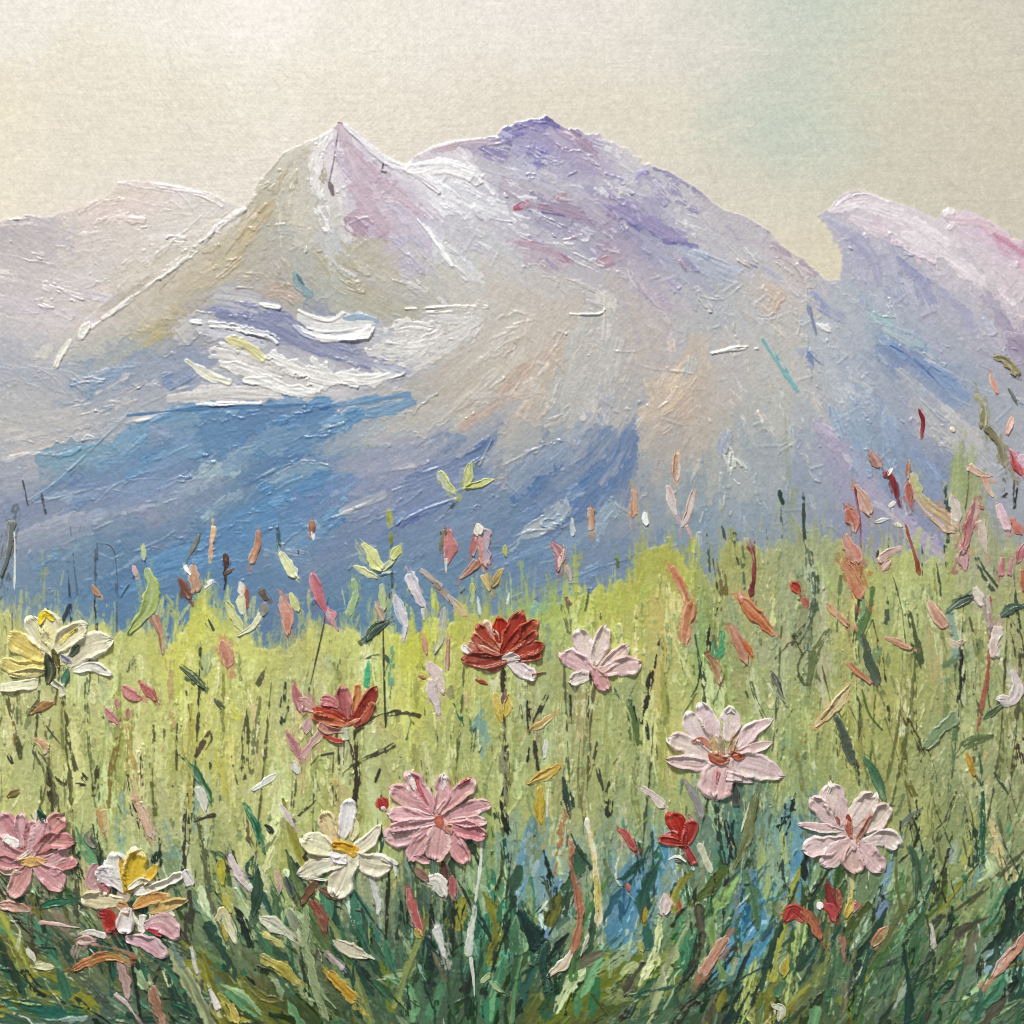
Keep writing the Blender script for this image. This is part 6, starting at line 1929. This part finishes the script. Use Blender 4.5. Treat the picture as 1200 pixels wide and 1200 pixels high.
# stretched canvas behind the paint: fabric wrapped round a bar frame with rounded edges
def canvas():
    bm = bmesh.new()
    a, b = W3(np.array([X0+.5]), np.array([X1-.5]), np.array([0.]))[0], W3(np.array([X1-.5]), np.array([X0+.5]), np.array([0.]))[0]
    x0, z0, x1, z1 = a[0], a[2], b[0], b[2]
    y0, y1 = .0006, .034
    r = .004
    rings = []
    for y, ins in ((y0+r*1.0-.004+.0, .003), (y0+.0015, .0008), (y0+.004, 0), (y1-.003, 0), (y1, .0015), (y1, .034), (y1-.012, .036)):
        rings.append([bm.verts.new(v) for v in ((x0+ins, y, z0+ins), (x1-ins, y, z0+ins), (x1-ins, y, z1-ins), (x0+ins, y, z1-ins))])
    for p, q in zip(rings[:-1], rings[1:]):
        for k in range(4): bm.faces.new((p[k], p[(k+1) % 4], q[(k+1) % 4], q[k]))
    bm.faces.new(rings[0]); bm.faces.new(rings[-1])
    bmesh.ops.recalc_face_normals(bm, faces=bm.faces)
    me = bpy.data.meshes.new('canvas'); bm.to_mesh(me); bm.free()
    m = bpy.data.materials.new('raw_canvas'); m.use_nodes = True; nt = m.node_tree; b = nt.nodes['Principled BSDF']
    b.inputs['Roughness'].default_value = .9
    tc = nt.nodes.new('ShaderNodeTexCoord'); wv1 = nt.nodes.new('ShaderNodeTexNoise'); wv1.inputs['Scale'].default_value = 400
    cr = nt.nodes.new('ShaderNodeValToRGB'); cr.color_ramp.elements[0].color = (.55, .5, .4, 1); cr.color_ramp.elements[1].color = (.72, .68, .58, 1)
    nt.links.new(tc.outputs['Object'], wv1.inputs['Vector']); nt.links.new(wv1.outputs['Fac'], cr.inputs['Fac']); nt.links.new(cr.outputs['Color'], b.inputs['Base Color'])
    me.materials.append(m)
    o = bpy.data.objects.new('canvas', me); o['label'] = 'cream stretched canvas under the paint'
    link(o, painting)
canvas()

# ------------------------------------------------------------------ thick dabs: buds, leaves, petals, blades
TOP = H.copy()
def colour_word(hx):
    r, g, b = [int(hx[i:i+2], 16)/255 for i in (0, 2, 4)]
    import colorsys
    hh, s, v = colorsys.rgb_to_hsv(r, g, b); hh *= 360
    if v < .4: return 'dark green' if 60 < hh < 200 else ('dark brown' if s > .25 else 'near black')
    if s < .13: return 'off white' if v > .76 else 'grey'
    if hh < 12 or hh > 335: return ('deep red' if s > .58 else 'dusty pink' if v > .6 else 'brown red')
    if hh < 32: return 'salmon orange' if s > .38 else ('pale peach' if v > .75 else 'brownish')
    if hh < 50: return 'golden yellow' if s > .45 else 'cream'
    if hh < 75: return ('yellow green' if s > .25 else 'pale cream green')
    if hh < 170: return 'green'
    if hh < 260: return 'bluish'
    return 'lilac'
KIND = {'bud': 'flower_bud', 'leaf': 'leaf', 'petal': 'loose_petal', 'grass': 'grass_blade', 'stem': 'stem'}
NOUN = {'bud': 'flower bud', 'leaf': 'leaf', 'petal': 'loose petal', 'grass': 'blade of grass', 'stem': 'stem'}
def fix(c): return c.lower()
counts = {}
for f in parse(DABS):
    w = float(f[1]); cs = [fix(c) for c in f[2].split('/')]; k = f[4]
    w *= {'l': 1.2, 'p': 1.25, 'b': 1.08, 't': 1.2}[f[3]]
    dab(KIND[k], P(f[0]), w, cs, painting, M_IMP, h=min(2.7, .9+.2*w)*rnd.uniform(.8, 1.1), shape=f[3], rim=.6, label=colour_word(cs[0])+' painted '+NOUN[k],
        jag=.17 if f[3] == 'b' else .13, groove=.6, ragend=.8 if f[3] == 'b' else .45, pick=.5)
for lab, ctr, txt in FLOWERS:
    q = ctr.split('|'); cx, cy = P(q[0])[0]; r = float(q[1]); hx = fix(q[2])
    pet = list(parse(txt))
    # the flower itself is the scraped-on underlayer its petals are pressed into
    fl = dab('flower', [(cx-r*.55, cy+r*.1), (cx+r*.55, cy-r*.1)], r*.62, [hx], painting, M_IMP, h=1.0, shape='l', rim=.1, label=lab, groove=.6, jag=.2)
    for f in pet:
        w = float(f[1]); cs = [fix(c) for c in f[2].split('/')]
        g = hexc(cs[0]); green = g[1] > g[0]+4 or g.max() < 80
        nm = 'leaf' if green else ('centre' if (f[3] == 'l' and w < 7 and math.hypot(P(f[0])[-1][0]-cx, P(f[0])[-1][1]-cy) < r*.75) else 'petal')
        nm0 = f[3] == 'l' and w < 7
        if lab.startswith(('big pale', 'white and')): w *= 1.16
        w *= {'l': 1.0 if nm0 else 1.25, 'p': 1.58, 'b': 1.15, 't': 1.15}[f[3]]
        dab(nm, P(f[0]), w, cs, fl, M_IMP, h=min(3.6, 1.5+.22*w), shape=f[3], rim=1.05, label=None, groove=.26, jag=.075 if w > 6 else .13, ragend=.25, pick=.14, rimmix=.95)

# ------------------------------------------------------------------ light, camera
cz = 660*PX
def lamp(name, loc, target, size, power, col):
    l = bpy.data.lights.new(name, 'AREA'); l.shape = 'RECTANGLE'; l.size, l.size_y = size; l.energy = power; l.color = col
    o = link(bpy.data.objects.new(name, l)); o.location = loc
    from mathutils import Vector
    o.rotation_euler = (Vector(target)-Vector(loc)).to_track_quat('-Z', 'Y').to_euler()
    return o
lamp('ceiling_lamp', (-.8, -2.7, cz+3.3), (0, 0, cz), (1.0, .6), LAMP, (1, .98, .945))
l2 = lamp('strip_lamp', (-.40, -2.45, cz+.86), (0, 0, cz), (.09, .42), LAMP*.020, (1, .98, .95))
l2.rotation_euler.rotate_axis('Z', math.radians(28))
w = bpy.data.worlds.new('World'); scene.world = w; w.use_nodes = True
bg = w.node_tree.nodes['Background']; bg.inputs['Color'].default_value = (.97, .985, 1, 1); bg.inputs['Strength'].default_value = AMB
cam = bpy.data.cameras.new('Camera'); co = link(bpy.data.objects.new('Camera', cam))
D = 1.15
co.location = (0, -D, cz); co.rotation_euler = (math.pi/2, 0, 0)
cam.sensor_width = 36; cam.lens = 36*D/.6; cam.clip_start = .01; cam.clip_end = 50
scene.camera = co
scene.view_settings.view_transform = 'Standard'; scene.view_settings.look = 'None'; scene.view_settings.exposure = 0; scene.view_settings.gamma = 1
scene.render.engine = 'CYCLES'
scene.cycles.filter_width = 1.05
scene.render.resolution_x = scene.render.resolution_y = 1024
